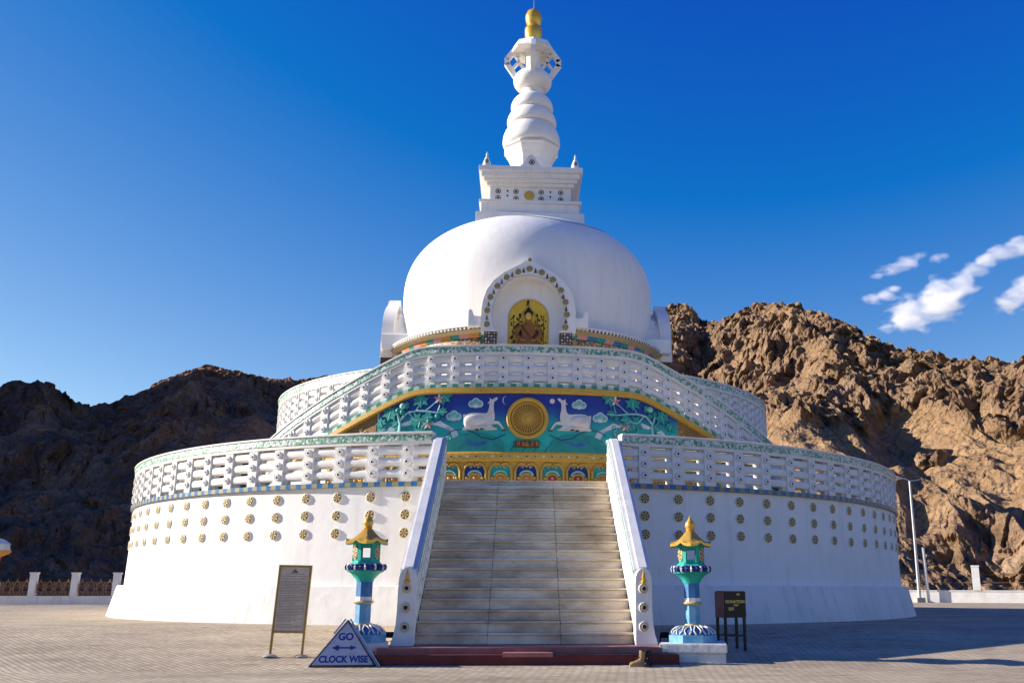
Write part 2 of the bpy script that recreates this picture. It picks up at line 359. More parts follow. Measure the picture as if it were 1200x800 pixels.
def terrain_h(az, r):
    """height and rock mask; the hills rise from the plaza's far side to the ridge line"""
    E = np.interp(az, SA, SE)
    RR = np.interp(az, [-180, -90, -60, -40, -30, -20, -11, -8, 6, 9, 11, 12.5, 17, 24, 29, 45, 90, 180], [900, 520, 540, 560, 520, 500, 480, 400, 420, 430, 430, 340, 300, 225, 190, 165, 300, 900])
    r0 = np.interp(az, [-180, -60, -30, -10, 10, 20, 30, 60, 180], [250, 110, 82, 80, 84, 86, 92, 120, 250])
    x = CX + r*np.sin(np.radians(az)); y = CY + r*np.cos(np.radians(az))
    t = np.clip((r - r0)/(RR - r0), 0, 1.0)
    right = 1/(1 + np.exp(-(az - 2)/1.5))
    p = 1.25*(1-right) + 1.12*right
    base = -2.4
    top = E*RR + EYE - 0.0095*RR
    h = base + (top - base)*t**p
    env = np.clip(t*5, 0, 1)*np.clip((1.03 - t)*3.2, 0.10, 1)
    # spurs and gullies running downhill
    w = fbm(x/90.0, y/90.0, 3)*26
    spur = fbm((x + w)/40.0, (y + w*0.4)/130.0, 4, True) - 0.55
    spurL = fbm((x + w)/85.0 + 3.1, (y - x*0.3)/190.0, 4, True) - 0.55
    mid = fbm((x + w*.5)/19.0 + 2.2, (y + w*.5)/34.0, 4, True) - 0.5
    h = h + env*(right*(15*spur + 4.2*mid) + (1-right)*(34*spurL + 6*mid))
    te = h/np.maximum(r, 1)
    d = az - (20.6 + (0.112 - te)*90.0)
    dp = np.maximum(d, 0)
    cut = np.where(d < 0, 5.0*np.exp(-(d/2.2)**2), 5.0*np.exp(-(dp/0.5)**2) - 5.0*(1 - np.exp(-dp/0.7))*np.exp(-(dp/4.5)**2))
    h = h + right*cut*np.clip((0.125 - te)*30, 0, 1)*np.clip((te - 0.005)*40, 0, 1)
    # rock against scree
    rock = fbm(x/34.0 + 5.2, y/60.0 + 1.7, 4)*2.4 + 0.52 + 0.9*(t - 0.42)
    scree = np.exp(-((az - 18.2 - (0.17 - te)*62)/1.3)**2)*np.clip((te - 0.06)*20, 0, 1)*np.clip((0.185 - te)*25, 0, 1)
    scree2 = np.exp(-((az - 25.6 - (0.15 - te)*55)/0.8)**2)*np.clip((0.19 - te)*25, 0, 1)
    low = np.clip((0.182 - te)*28, 0, 1)*np.clip((te - 0.045)*30, 0, 1)*np.clip(fbm(x/26.0 + 1.3, y/30.0, 3)*3.0 + 0.75, 0, 1)
    rock = np.clip((rock - 1.25*low*right - 1.8*scree*right - 1.5*scree2*right - 0.42)*1.9 + 0.5, 0, 1); rock = rock*rock*(3-2*rock)
    wx = fbm(x/7.0, y/7.0, 3)*3.5; wy = fbm(x/7.0 + 40, y/7.0, 3)*3.5
    amp = 0.16 + 0.84*rock
    near = np.clip(r/170.0, 0.62, 1.3)
    b1 = blocks((x + wx)/6.4, (y + wy)/8.5); b2 = blocks((x + wx*.7)/3.1 + 9, (y + wy*.7)/4.0); b3 = blocks((x + wx*.35)/1.55 + 4, (y + wy*.35)/2.0 + 2); b4 = boulders(x/0.9 + 3, y/1.2 + 8)
    big = np.clip(t*6, 0, 1)
    crag = np.abs(fbm(x/4.2 + 7, y/5.5, 6))*5.0
    scat = np.clip(fbm(x/6.0, y/11.0, 4)*3.2, 0, 1)
    fine = 1.9*b1*rock*big + 1.5*b2*amp + 0.95*b3*np.maximum(amp, .12 + .6*scat) + 0.75*b4*np.maximum(amp, .18 + .7*scat) + crag*amp*0.9 + 0.6*fbm(x/1.6, y/2.2, 3)*amp
    fine = fine*near*(0.75 + 0.25*right)
    for _ in range(1):      # weather the block edges a little
        fp = np.pad(fine, 1, mode='edge')
        fine = (fp[1:-1, 1:-1]*14 + fp[:-2, 1:-1]*2 + fp[2:, 1:-1]*2 + fp[1:-1, :-2]*2 + fp[1:-1, 2:]*2 + fp[:-2, :-2] + fp[2:, 2:] + fp[:-2, 2:] + fp[2:, :-2])/26.0
    h = h + fine*0.34 - 0.8*big
    push = fine*1.05*np.clip(t*8, 0, 1)
    x = x - push*np.sin(np.radians(az)); y = y - push*np.cos(np.radians(az))
    lat = fbm(x/4.0 + 11, h/4.0 + 3, 3)*1.6*amp*near
    x = x + lat
    lx = az - np.interp(te, [.05, .0974, .1423, .17], [27.5, 24.82, 21.77, 20.9])
    path = np.exp(-(lx/0.10)**2)*right*np.clip((te - .085)*60, 0, 1)*np.clip((.150 - te)*60, 0, 1)
    over = np.clip(r - RR, 0, None)
    h = h - 0.45*over - 0.0006*over**2
    h = np.where(t <= 0, base, h)
    return x, y, h, rock, right, path
def terrain(name, azs, rs_fn, mats):
    A, T = np.meshgrid(azs, np.linspace(0, 1, rs_fn), indexing='ij')
    RRm = np.interp(A, [-180, -90, -60, -40, -30, -20, -11, -8, 6, 9, 11, 12.5, 17, 24, 29, 45, 90, 180], [900, 520, 540, 560, 520, 500, 480, 400, 420, 430, 430, 340, 300, 225, 190, 165, 300, 900])
    r0 = np.interp(A, [-180, -60, -30, -10, 10, 20, 30, 60, 180], [250, 110, 82, 80, 84, 86, 92, 120, 250])
    rr = r0 + (RRm*1.12 - r0)*T**1.15
    x, y, h, rock, right, path = terrain_h(A, rr)
    na, nr = A.shape
    me = bpy.data.meshes.new(name)
    co = np.stack([x, y, h], -1).reshape(-1, 3).astype(np.float32)
    idx = np.arange(na*nr).reshape(na, nr)
    q = np.stack([idx[:-1, :-1], idx[1:, :-1], idx[1:, 1:], idx[:-1, 1:]], -1).reshape(-1, 4)[:, ::-1]
    me.vertices.add(len(co)); me.vertices.foreach_set('co', co.ravel())
    me.loops.add(q.size); me.loops.foreach_set('vertex_index', q.ravel().astype(np.int32))
    me.polygons.add(len(q)); me.polygons.foreach_set('loop_start', np.arange(0, q.size, 4, dtype=np.int32))
    me.update(calc_edges=True)
    at = me.attributes.new('rock', 'FLOAT', 'POINT'); at.data.foreach_set('value', rock.ravel().astype(np.float32))
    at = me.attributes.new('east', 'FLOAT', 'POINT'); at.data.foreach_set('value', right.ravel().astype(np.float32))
    at = me.attributes.new('path', 'FLOAT', 'POINT'); at.data.foreach_set('value', path.ravel().astype(np.float32))
    me.materials.append(mats)
    me.shade_flat()
    me.validate()
    o = bpy.data.objects.new(name, me); COL.objects.link(o)
    return tag(o, kind='structure')
M_rock = bpy.data.materials.new('desert_rock'); M_rock.use_nodes = True
nt = M_rock.node_tree; b = nt.nodes['Principled BSDF']; b.inputs['Roughness'].default_value = 0.95; b.inputs['Specular IOR Level'].default_value = 0.1
tc = nt.nodes.new('ShaderNodeTexCoord')
def ramp(src, stops):
    r = nt.nodes.new('ShaderNodeValToRGB'); el = r.color_ramp.elements
    while len(el) < len(stops): el.new(0.5)
    for i, (p, c) in enumerate(stops): el[i].position = p; el[i].color = (*c, 1)
    nt.links.new(src, r.inputs['Fac']); return r.outputs['Color']
def noise(scale, detail=8, rough=0.65):
    n = nt.nodes.new('ShaderNodeTexNoise'); n.inputs['Scale'].default_value = scale; n.inputs['Detail'].default_value = detail; n.inputs['Roughness'].default_value = rough
    nt.links.new(tc.outputs['Object'], n.inputs['Vector']); return n.outputs['Fac']
def mixc(f, a, c, bt='MIX'):
    m = nt.nodes.new('ShaderNodeMixRGB'); m.blend_type = bt
    for s, v in zip(('Fac', 'Color1', 'Color2'), (f, a, c)):
        if isinstance(v, (int, float)): m.inputs[s].default_value = v
        elif isinstance(v, tuple): m.inputs[s].default_value = (*v, 1)
        else: nt.links.new(v, m.inputs[s])
    return m.outputs[0]
ra = nt.nodes.new('ShaderNodeAttribute'); ra.attribute_name = 'rock'
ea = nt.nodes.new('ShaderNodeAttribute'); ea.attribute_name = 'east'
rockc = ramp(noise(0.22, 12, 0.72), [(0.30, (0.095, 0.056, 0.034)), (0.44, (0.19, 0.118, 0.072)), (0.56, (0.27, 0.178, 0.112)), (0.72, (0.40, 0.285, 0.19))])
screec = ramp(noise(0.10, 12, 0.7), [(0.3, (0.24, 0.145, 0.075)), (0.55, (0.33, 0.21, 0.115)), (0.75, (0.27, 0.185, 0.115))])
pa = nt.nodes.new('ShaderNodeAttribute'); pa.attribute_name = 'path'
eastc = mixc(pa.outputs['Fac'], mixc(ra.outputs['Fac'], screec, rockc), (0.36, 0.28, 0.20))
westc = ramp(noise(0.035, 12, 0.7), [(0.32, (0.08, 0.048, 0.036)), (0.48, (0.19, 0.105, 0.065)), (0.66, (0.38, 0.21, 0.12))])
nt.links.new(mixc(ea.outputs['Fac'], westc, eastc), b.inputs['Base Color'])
def voro(scale, feat='F1'):
    v = nt.nodes.new('ShaderNodeTexVoronoi'); v.inputs['Scale'].default_value = scale; v.feature = feat
    wn = nt.nodes.new('ShaderNodeTexNoise'); wn.inputs['Scale'].default_value = scale*1.3; wn.inputs['Detail'].default_value = 4
    ad = nt.nodes.new('ShaderNodeVectorMath'); ad.operation = 'MULTIPLY_ADD'; ad.inputs[1].default_value = (0.9/scale,)*3
    nt.links.new(tc.outputs['Object'], wn.inputs['Vector']); nt.links.new(wn.outputs['Color'], ad.inputs[0]); nt.links.new(tc.outputs['Object'], ad.inputs[2]); nt.links.new(ad.outputs[0], v.inputs['Vector'])
    return v
def add_bump(h, strength, dist, prev=None):
    bp = nt.nodes.new('ShaderNodeBump'); bp.inputs['Strength'].default_value = strength; bp.inputs['Distance'].default_value = dist
    nt.links.new(h, bp.inputs['Height'])
    if prev is not None: nt.links.new(prev, bp.inputs['Normal'])
    return bp.outputs[0]
n1 = add_bump(noise(0.9, 10, 0.7), 0.8, 0.5)
n2 = add_bump(voro(0.42).outputs['Distance'], 0.9, 1.1, n1)
n3 = add_bump(voro(1.25).outputs['Distance'], 0.9, 0.45, n2)
nt.links.new(n3, b.inputs['Normal'])
cells = nt.nodes.new('ShaderNodeSeparateColor'); nt.links.new(voro(0.5).outputs['Color'], cells.inputs[0])
tint = ramp(cells.outputs[0], [(0.0, (0.62, 0.60, 0.58)), (0.5, (1.0, 0.98, 0.96)), (1.0, (1.25, 1.20, 1.15))])
src = b.inputs['Base Color'].links[0].from_socket
nt.links.new(mixc(0.6, src, tint, 'MULTIPLY'), b.inputs['Base Color'])
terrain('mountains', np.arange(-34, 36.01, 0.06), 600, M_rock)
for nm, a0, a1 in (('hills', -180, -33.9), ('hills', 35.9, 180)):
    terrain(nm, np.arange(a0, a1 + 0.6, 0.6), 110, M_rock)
# ------------------------------------------------------------------ the stupa
ST = tag(empty('stupa'), 'great white domed stupa with two railed terraces, gilded spire and marble front stairs', 'stupa')

# plinth and drum
m = MB(); m.arc([(14.5, -0.6), (16.42, -0.6), (16.40, 0.0), (16.17, 1.03), (16.13, 1.07), (14.5, 1.07)], -180, 180, 288, caps=False)
m.build('plinth', M_base, ST, smooth=30)
m = MB(); m.arc([(14.6, 1.06), (15.93, 1.06), (15.90, 2.4), (15.90, 3.82), (14.6, 3.82)], -180, 180, 288, caps=False)
drum = m.build('drum_wall', M_white, ST, smooth=30)

# medallions (three rows, 3.83 degrees apart)
def medallion_mb(R, t):
    mb = MB()
    def cyl(r0, y0, r1, y1, mi, seg=20):
        vs = [(r0*math.cos(2*math.pi*k/seg), y0, r0*math.sin(2*math.pi*k/seg)) for k in range(seg)] + [(r1*math.cos(2*math.pi*k/seg), y1, r1*math.sin(2*math.pi*k/seg)) for k in range(seg)]
        mb.add(vs, [(k, (k+1) % seg, seg + (k+1) % seg, seg + k) for k in range(seg)] + [tuple(range(seg, 2*seg))], mi)
    cyl(R, 0.02, R, -t*0.75, 2); cyl(R, -t*0.7501, R*0.86, -t, 0); cyl(R*0.84, -t*1.001, R*0.83, -t*1.01, 1)
    for k in range(6):
        a = 2*math.pi*k/6 + 0.3; p = []
        for (rr, da) in ((0.16, 0), (0.45, -0.33), (0.74, -0.20), (0.80, 0), (0.74, 0.20), (0.45, 0.33)):
            p.append((R*rr*math.cos(a + da), R*rr*math.sin(a + da)))
        mb.prism(p, -t*1.0, -t*1.18, mi=0)
    cyl(R*0.15, -t, R*0.12, -t*1.25, 0, 8)
    return mb
med0 = medallion_mb(0.148, 0.045)
first = None
for s in (-1, 1):
    for k in range(16):
        ph = s*(12.5 + 3.83*k)
        for z in (3.53, 3.02, 2.505):
            if first is None: first = o = med0.build('medallion', [M_goldmed, M_brown, M_trim], drum, smooth=40)
            else: o = dup(first, drum)
            a = R_(ph); o.location = (15.905*math.sin(a), -15.905*math.cos(a), z + random.uniform(-.008, .008)); o.rotation_euler = (0, random.uniform(0, 6.28), a)

# terrace floors
M_floor = mat('terrace_paving', (0.64, 0.59, 0.53), 0.8, col2=(0.52, 0.48, 0.43), scale=1.0)
m = MB(); m.arc([(10.7, 3.7), (15.7, 3.7), (15.7, 3.99), (10.7, 3.99)], -180, 180, 180, caps=False); m.build('terrace_floor', M_floor, ST)

# ---- pierced parapets: posts with three bosses, three fat rails, tiled coping
def post_mb(rf, depth, zb, zt, boss, w=0.34):
    mb = MB()
    mb.box(-w/2, w/2, -rf, -rf + depth, zb, zt, 0)
    mb.box(-0.285, 0.285, -rf + 0.11, -rf + 0.11 + depth*0.5, zb, zt, 0)
    for z in boss:
        seg = 16
        for (r0, y0, r1, y1, mi) in ((0.108, 0.01, 0.100, -0.035, 0), (0.100, -0.0351, 0.086, -0.050, 1), (0.086, -0.0499, 0.075, -0.040, 0), (0.075, -0.0399, 0.036, -0.054, 0), (0.036, -0.0541, 0.03, -0.060, 3)):
            c = [(r0*math.cos(2*math.pi*k/seg), -rf + y0, z + r0*math.sin(2*math.pi*k/seg)) for k in range(seg)] + [(r1*math.cos(2*math.pi*k/seg), -rf + y1, z + r1*math.sin(2*math.pi*k/seg)) for k in range(seg)]
            mb.add(c, [(k, (k+1) % seg, seg + (k+1) % seg, seg + k) for k in range(seg)] + ([tuple(range(seg, 2*seg))] if mi == 3 else []), mi)
    return mb
def rail_prof(r, z, dr=0.135, dz=0.127, n=16):
    return [(r + dr*math.copysign(abs(math.cos(2*math.pi*k/n))**0.6, math.cos(2*math.pi*k/n)), z + dz*math.copysign(abs(math.sin(2*math.pi*k/n))**0.6, math.sin(2*math.pi*k/n))) for k in range(n)]
PM = [M_trim, M_grey, M_grey, M_black]
def parapet(name, p0, p1, posts, rf, zb, ztop, boss, first_post, zf=None, strip_cols=(M_bluetile, M_goldtile), seg_deg=0.66, n=None, sh=0.13):
    """rf: face of the posts; zb: top of the tile strip; ztop: top of the coping"""
    root_ = empty(name); root_.parent = ST
    n = n or max(8, int(abs(p1 - p0)/1.0)); nt_ = max(4, int(abs(p1 - p0)/seg_deg))
    for z in boss:
        mb = MB(); mb.arc(rail_prof(rf - 0.17, z), p0, p1, n, zf=zf); mb.build('rail', M_trim, root_, smooth=60)
    mb = MB(); mb.arc([(rf - 0.36, ztop - 0.36), (rf + 0.02, ztop - 0.36), (rf + 0.03, ztop - 0.06), (rf - 0.37, ztop - 0.06)], p0, p1, n, zf=zf)
    mb.arc([(rf - 0.42, ztop - 0.0595), (rf + 0.075, ztop - 0.0595), (rf + 0.075, ztop - 0.015), (rf + 0.03, ztop), (rf - 0.38, ztop)], p0, p1, n, zf=zf)
    cp = mb.build('coping', M_trim, root_)
    mb = MB(); mb.arc([(rf, ztop - 0.265), (rf + 0.045, ztop - 0.265), (rf + 0.045, ztop - 0.085), (rf, ztop - 0.085)], p0, p1, n, zf=zf); mb.build('tile_frieze', M_greentile, cp)
    mb = MB(); mb.arc([(rf - 0.40, zb - sh), (rf + 0.045, zb - sh), (rf + 0.045, zb), (rf - 0.40, zb)], p0, p1, nt_, mi=lambda i, j: i % 2, zf=zf)
    mb.build('tile_strip', list(strip_cols), root_)
    for ph in posts:
        o = dup(first_post, root_); o.rotation_euler = (0, 0, R_(ph + random.uniform(-.06, .06))); o.location = (0, 0, (zf(ph) if zf else 0) + random.uniform(-.006, .006))
    return root_
def proto(mb):
    o = mb.build('post', PM, None, smooth=40); return o
B1 = (4.86, 4.527, 4.19)
pp = proto(post_mb(15.97, 0.34, 3.93, 5.06, B1))
for s in (-1, 1):
    parapet('lower_parapet', s*9.95, s*112, [s*(12.5 + 3.83*k) for k in range(24)], 15.97, 3.945, 5.39, B1, pp)
bpy.data.objects.remove(pp)

# ---- upper block with the painted relief and the double ramp
ZL = 7.3
def zd(a):
    x = abs(a) - 17.0
    return -0.0935*(0.8*math.log(1 + math.exp(x/0.8)) if x < 30 else x)
m = MB(); m.arc([(11.9, 3.98), (12.66, 3.98), (12.66, 7.2), (11.9, 7.2)], -15, 15, 30)
for s in (-1, 1):   # side walls under the ramps, top follows the ramp
    vs = []; n = 40
    for i in range(n + 1):
        a = 15 + 37*i/n; sa, ca = math.sin(R_(s*a)), math.cos(R_(a)); zt = max(7.2 + zd(a), 3.985)
        vs += [(11.9*sa, -11.9*ca, 3.98), (12.66*sa, -12.66*ca, 3.98), (12.66*sa, -12.66*ca, zt), (11.9*sa, -11.9*ca, zt)]
    fs = [(4*i + j, 4*i + (j+1) % 4, 4*i + 4 + (j+1) % 4, 4*i + 4 + j) for i in range(n) for j in range(4)]
    m.add(vs, fs)
mural = m.build('mural_wall', M_white, ST)
m = MB(); m.arc([(10.75, 7.12), (12.3, 7.12), (12.3, 7.28), (10.75, 7.28)], -52, 52, 80, zf=lambda a: max(zd(a), -3.2)); m.build('landing_floor', M_floor, ST)
B2 = (8.33, 8.005, 7.685)
pp = proto(post_mb(12.77, 0.30, 7.44, 8.55, B2, 0.31))
lp = [3.65*k for k in range(-13, 14)]
parapet('landing_parapet', -50.5, 50.5, lp, 12.77, 7.47, 8.80, B2, pp, zf=zd, strip_cols=(M_green, M_greenp), seg_deg=0.85, n=110, sh=0.11)
bpy.data.objects.remove(pp)
# gilt band that follows the ramps
m = MB(); m.arc([(12.6, 7.155), (12.80, 7.155), (12.84, 7.19), (12.84, 7.35), (12.6, 7.365)], -42, 42, 120, zf=zd); m.build('gilt_band', M_gold, mural)

RM = 12.665
def rel(mb, pts, d0, d1, mi=0, bev=None):
    """relief polygon (u along the wall, z) standing on the curved wall"""
    mb.prism(pts, d0, d1, mi=mi, fn=lambda u, v, d: ((RM + d)*math.sin(u/RM), -(RM + d)*math.cos(u/RM), v))
def wall_pt(u, z, d): return ((RM + d)*math.sin(u/RM), -(RM + d)*math.cos(u/RM), z)
# painted sky panel: night blue above, sea green towards the hills (a painted picture)
M_paint = bpy.data.materials.new('painted_sky'); M_paint.use_nodes = True
nt = M_paint.node_tree; b = nt.nodes['Principled BSDF']; b.inputs['Roughness'].default_value = 0.5
tc = nt.nodes.new('ShaderNodeTexCoord'); sx_ = nt.nodes.new('ShaderNodeSeparateXYZ'); nt.links.new(tc.outputs['Object'], sx_.inputs[0])
nz = nt.nodes.new('ShaderNodeTexNoise'); nz.inputs['Scale'].default_value = 1.3; nz.inputs['Detail'].default_value = 5
mth = nt.nodes.new('ShaderNodeMath'); mth.operation = 'MULTIPLY_ADD'; mth.inputs[1].default_value = 0.5; nt.links.new(nz.outputs['Fac'], mth.inputs[0]); nt.links.new(sx_.outputs['Z'], mth.inputs[2])
mr = nt.nodes.new('ShaderNodeMapRange'); mr.inputs['From Min'].default_value = 5.75; mr.inputs['From Max'].default_value = 7.35; nt.links.new(mth.outputs[0], mr.inputs[0])
rp = nt.nodes.new('ShaderNodeValToRGB'); el = rp.color_ramp.elements; el.new(0.5); el.new(0.68)
for e, (p, c) in zip(el, ((0.0, (0.012, 0.45, 0.38)), (0.40, (0.015, 0.36, 0.34)), (0.58, (0.012, 0.11, 0.33)), (0.78, (0.008, 0.03, 0.27)))): e.position = p; e.color = (*c, 1)
nt.links.new(mr.outputs[0], rp.inputs['Fac']); nt.links.new(rp.outputs['Color'], b.inputs['Base Color']); nt.links.new(tc.outputs['Object'], nz.inputs['Vector'])
m = MB(); n = 120; vs = []
for i in range(n + 1):
    a = -22.8 + 46.6*i/n; zt = 7.17 + zd(a)
    u = R_(a)*RM
    vs += [wall_pt(u, 5.23, 0.0), wall_pt(u, 5.23, 0.04), wall_pt(u, zt, 0.04), wall_pt(u, zt, 0.0)]
m.add(vs, [(4*i + j, 4*i + (j+1) % 4, 4*i + 4 + (j+1) % 4, 4*i + 4 + j) for i in range(n) for j in range(4)] + [(0, 1, 2, 3), (4*n, 4*n+3, 4*n+2, 4*n+1)])
panel = m.build('painted_panel', M_paint, mural)
M_ochre = mat('dark_ochre', (0.24, 0.13, 0.04), 0.6, col2=(0.34, 0.20, 0.06), scale=9)
# scrolled gilt panels beyond the picture
for s in (-1, 1):
    m = MB(); vs = []; n = 40
    for i in range(n + 1):
        a = s*(23.2 + 11.5*i/n); u = R_(a)*RM; zt = max(7.17 + zd(a), 5.0)
        vs += [wall_pt(u, 4.9, 0.0), wall_pt(u, 4.9, 0.035), wall_pt(u, zt, 0.035), wall_pt(u, zt, 0.0)]
    m.add(vs, [(4*i + j, 4*i + (j+1) % 4, 4*i + 4 + (j+1) % 4, 4*i + 4 + j) for i in range(n) for j in range(4)])
    for k in range(110):
        a = 23.6 + random.random()*10.5; z = 5.0 + random.random()*1.9
        if z > 7.05 + zd(a) - 0.10: continue
        u = s*R_(a)*RM; r = 0.05 + 0.05*random.random(); w0 = random.random()*6
        m.tube([wall_pt(u + r*(1 - q/14)*math.cos(w0 + q*0.6), z + r*(1 - q/14)*math.sin(w0 + q*0.6), 0.05) for q in range(11)], 0.016, 5, 1)
    m.build('scroll_panel', [M_ochre, M_goldmed if s < 0 else M_gold], mural)
# hills
def hill(mb, pts, d, mi=0): rel(mb, pts, 0.041, d, mi)
m = MB()
def hills(u0, u1, zb, f, d, mi, n=24):
    xs = [u0 + (u1 - u0)*i/n for i in range(n + 1)]
    for i in range(n):
        rel(m, [(xs[i], zb), (xs[i+1], zb), (xs[i+1], f(xs[i+1])), (xs[i], f(xs[i]))], 0.041, d, mi)
hills(-5.0, 5.2, 5.235, lambda u: 5.52 + 0.16*math.cos(u*2.9) + 0.05*math.sin(u*7), 0.06, 0, 60)
for s in (-1, 1):
    hills(s*0.75, s*2.75, 5.24, lambda u: 5.42 + 0.42*max(0, 1 - ((abs(u) - 1.66)/0.95)**2)**0.5, 0.075, 1)
    for q in range(2): m.tube([wall_pt(s*(0.75 + 0.5*i/5 + q*1.1), 5.27 + (0.42*i/5 if q == 0 else 0.42*(1 - i/5)), 0.066) for i in range(6)], 0.012, 5, 2)
    m.tube([wall_pt(s*(0.70 + 0.19*i), 5.92 - 0.15*math.sin(i/5*math.pi)*1.2 + 0.03*(i % 2) - 0.12, 0.08) for i in range(11)], 0.014, 5, 2)
    rel(m, [(s*1.35, 5.47), (s*1.62, 5.42), (s*1.85, 5.46), (s*2.05, 5.62), (s*1.6, 5.55), (s*1.2, 5.6)], 0.07, 0.084, 3)
for i in range(26):
    u = -4.6 + i*0.37; m.tube([wall_pt(u, 5.25, 0.066), wall_pt(u + 0.12, 5.36 + 0.1*random.random(), 0.064)], 0.010, 5, 2)
m.build('painted_hills', [M_lgreen, M_teal, M_navy, M_blue], panel)
# pale cloud banks beside the picture
for s in (-1, 1):
    m = MB(); out = [(2.15, 5.62), (2.30, 5.95), (2.62, 6.12), (2.85, 6.27), (3.05, 6.20), (3.3, 6.42), (3.7, 6.38), (4.1, 6.25), (4.6, 6.12), (4.85, 5.9), (4.85, 5.55), (4.2, 5.45), (3.6, 5.62), (3.1, 5.45)]
    rel(m, [(s*u, z) for u, z in out], 0.042, 0.062, 0)
    m.build('cloud_bank', M_palec, panel)
# leaping vines
leaf = [(0, -.1), (.10, .05), (.30, .0), (.22, .16), (.34, .30), (.16, .30), (.10, .52), (0, .40), (-.10, .52), (-.16, .30), (-.34, .30), (-.22, .16), (-.30, .0), (-.10, .05)]
for s in (-1, 1):
    m = MB()
    def px(x, y): return (s*(4.72 - (x - 455)*0.0312), 6.01 + (505 - y)*0.029)
    for pts_, r0, r1 in (([(470, 507), (471, 498), (468, 488), (466, 481)], .055, .03), ([(470, 495), (478, 486), (488, 484), (500, 485), (512, 487), (522, 486)], .04, .025), ([(499, 484), (505, 479), (511, 473)], .022, .014), ([(512, 485), (514, 479), (514, 474)], .018, .012), ([(488, 484), (491, 478)], .018, .012), ([(480, 486), (488, 495), (497, 494), (505, 498)], .03, .02)):
        m.tube([wall_pt(*px(*q), 0.085) for q in pts_], r0, 6, 1, r1)
    for (x, y, sc_, ro_) in ((457, 492, .85, .3), (493, 478, .85, 0), (523, 473, .8, -.8), (484, 493, .8, 1.9), (506, 492, .7, -1.6), (492, 503, .6, .2), (520, 487, .5, -1.2), (463, 501, .6, 1.0), (475, 480, .45, .6), (450, 500, .6, -.4), (500, 499, .6, -2.2)):
        cu, cz = px(x, y)
        rel(m, [(cu + s*sc_*(a*math.cos(ro_) - b*math.sin(ro_)), cz + sc_*(a*math.sin(ro_) + b*math.cos(ro_))) for a, b in leaf], 0.06, 0.10 + 0.01*random.random(), 0)
        m.tube([wall_pt(cu, cz, 0.104), wall_pt(cu - s*sc_*.3*math.sin(ro_), cz + sc_*.3*math.cos(ro_), 0.106)], 0.012, 5, 1)
    for (x, y, r) in ((468, 483, .10), (473, 478, .11), (473, 485, .10), (512, 491, .09), (503, 497, .08)):
        m.ball(wall_pt(*px(x, y), 0.09), r, 1 if r > .1 else 0, 10, 6)
    for (x, y) in ((513, 471), (502, 500)):
        cu, cz = px(x, y)
        for k in range(5):
            a = k*1.257 + .3
            rel(m, [(cu, cz), (cu + .1*math.cos(a - .45), cz + .1*math.sin(a - .45)), (cu + .19*math.cos(a), cz + .19*math.sin(a)), (cu + .1*math.cos(a + .45), cz + .1*math.sin(a + .45))], 0.09, 0.115, 2 if k % 2 else 3)
    m.build('vine', [M_teal, M_aqua, M_deer, M_rose], panel, smooth=45)
# pale scrollwork and reeds between the vines and the deer
rs = random.Random(11)
for s in (-1, 1):
    m = MB()
    for k in range(16):
        u = s*rs.uniform(2.35, 4.9); z = rs.uniform(5.45, 6.15); q0 = rs.uniform(0, 6); r_ = rs.uniform(.05, .11)
        m.tube([wall_pt(u + r_*(1 - q/13)*math.cos(q0 + q*.62), z + r_*(1 - q/13)*math.sin(q0 + q*.62), .066) for q in range(11)] , .013, 5, k % 3)
    m.build('scrollwork', [M_aqua, M_palec, M_teal], panel)
    m = MB()
    for k in range(9):
        u = s*(3.0 + .22*k + rs.uniform(-.05, .05)); z0 = 5.5; h_ = rs.uniform(.25, .55)
        for d in (-1, 0, 1): rel(m, [(u - .02, z0), (u + .02, z0), (u + d*.13 + .03, z0 + h_*.6), (u + d*.2, z0 + h_), (u + d*.11 - .03, z0 + h_*.6)], .064, .074 + .004*(d + 1), (k + d) % 2)
    m.build('reeds', [M_teal, M_lgreen], panel)
# little clouds with curls
def cloudlet(u, z, k):
    m = MB()
    for (du, dz, r) in ((-.13, -.02, .115), (.13, -.02, .115), (0, .05, .13), (0, -.05, .11)):
        rel(m, [(u + k*(du + r*math.cos(t*math.pi/8)), z + k*(dz + r*math.sin(t*math.pi/8))) for t in range(16)], 0.045, 0.075 + 0.002*abs(du), 0)
    for (du, dz, r) in ((-.13, -.02, .085), (.13, -.02, .085), (0, .045, .095)):
        rel(m, [(u + k*(du + r*math.cos(t*math.pi/8)), z + k*(dz + r*math.sin(t*math.pi/8))) for t in range(16)], 0.07, 0.083, 1)
        m.tube([wall_pt(u + k*(du + r*.7*(1 - q/12)*math.cos(q*.7)), z + k*(dz + r*.7*(1 - q/12)*math.sin(q*.7)), 0.084) for q in range(9)], 0.010, 5, 2)
    return m.build('cloud_motif', [M_palec, M_aqua, M_teal], panel)
for s in (-1, 1):
    cloudlet(s*1.69, 6.83, 1.0); cloudlet(s*2.40, 6.42, 1.05)
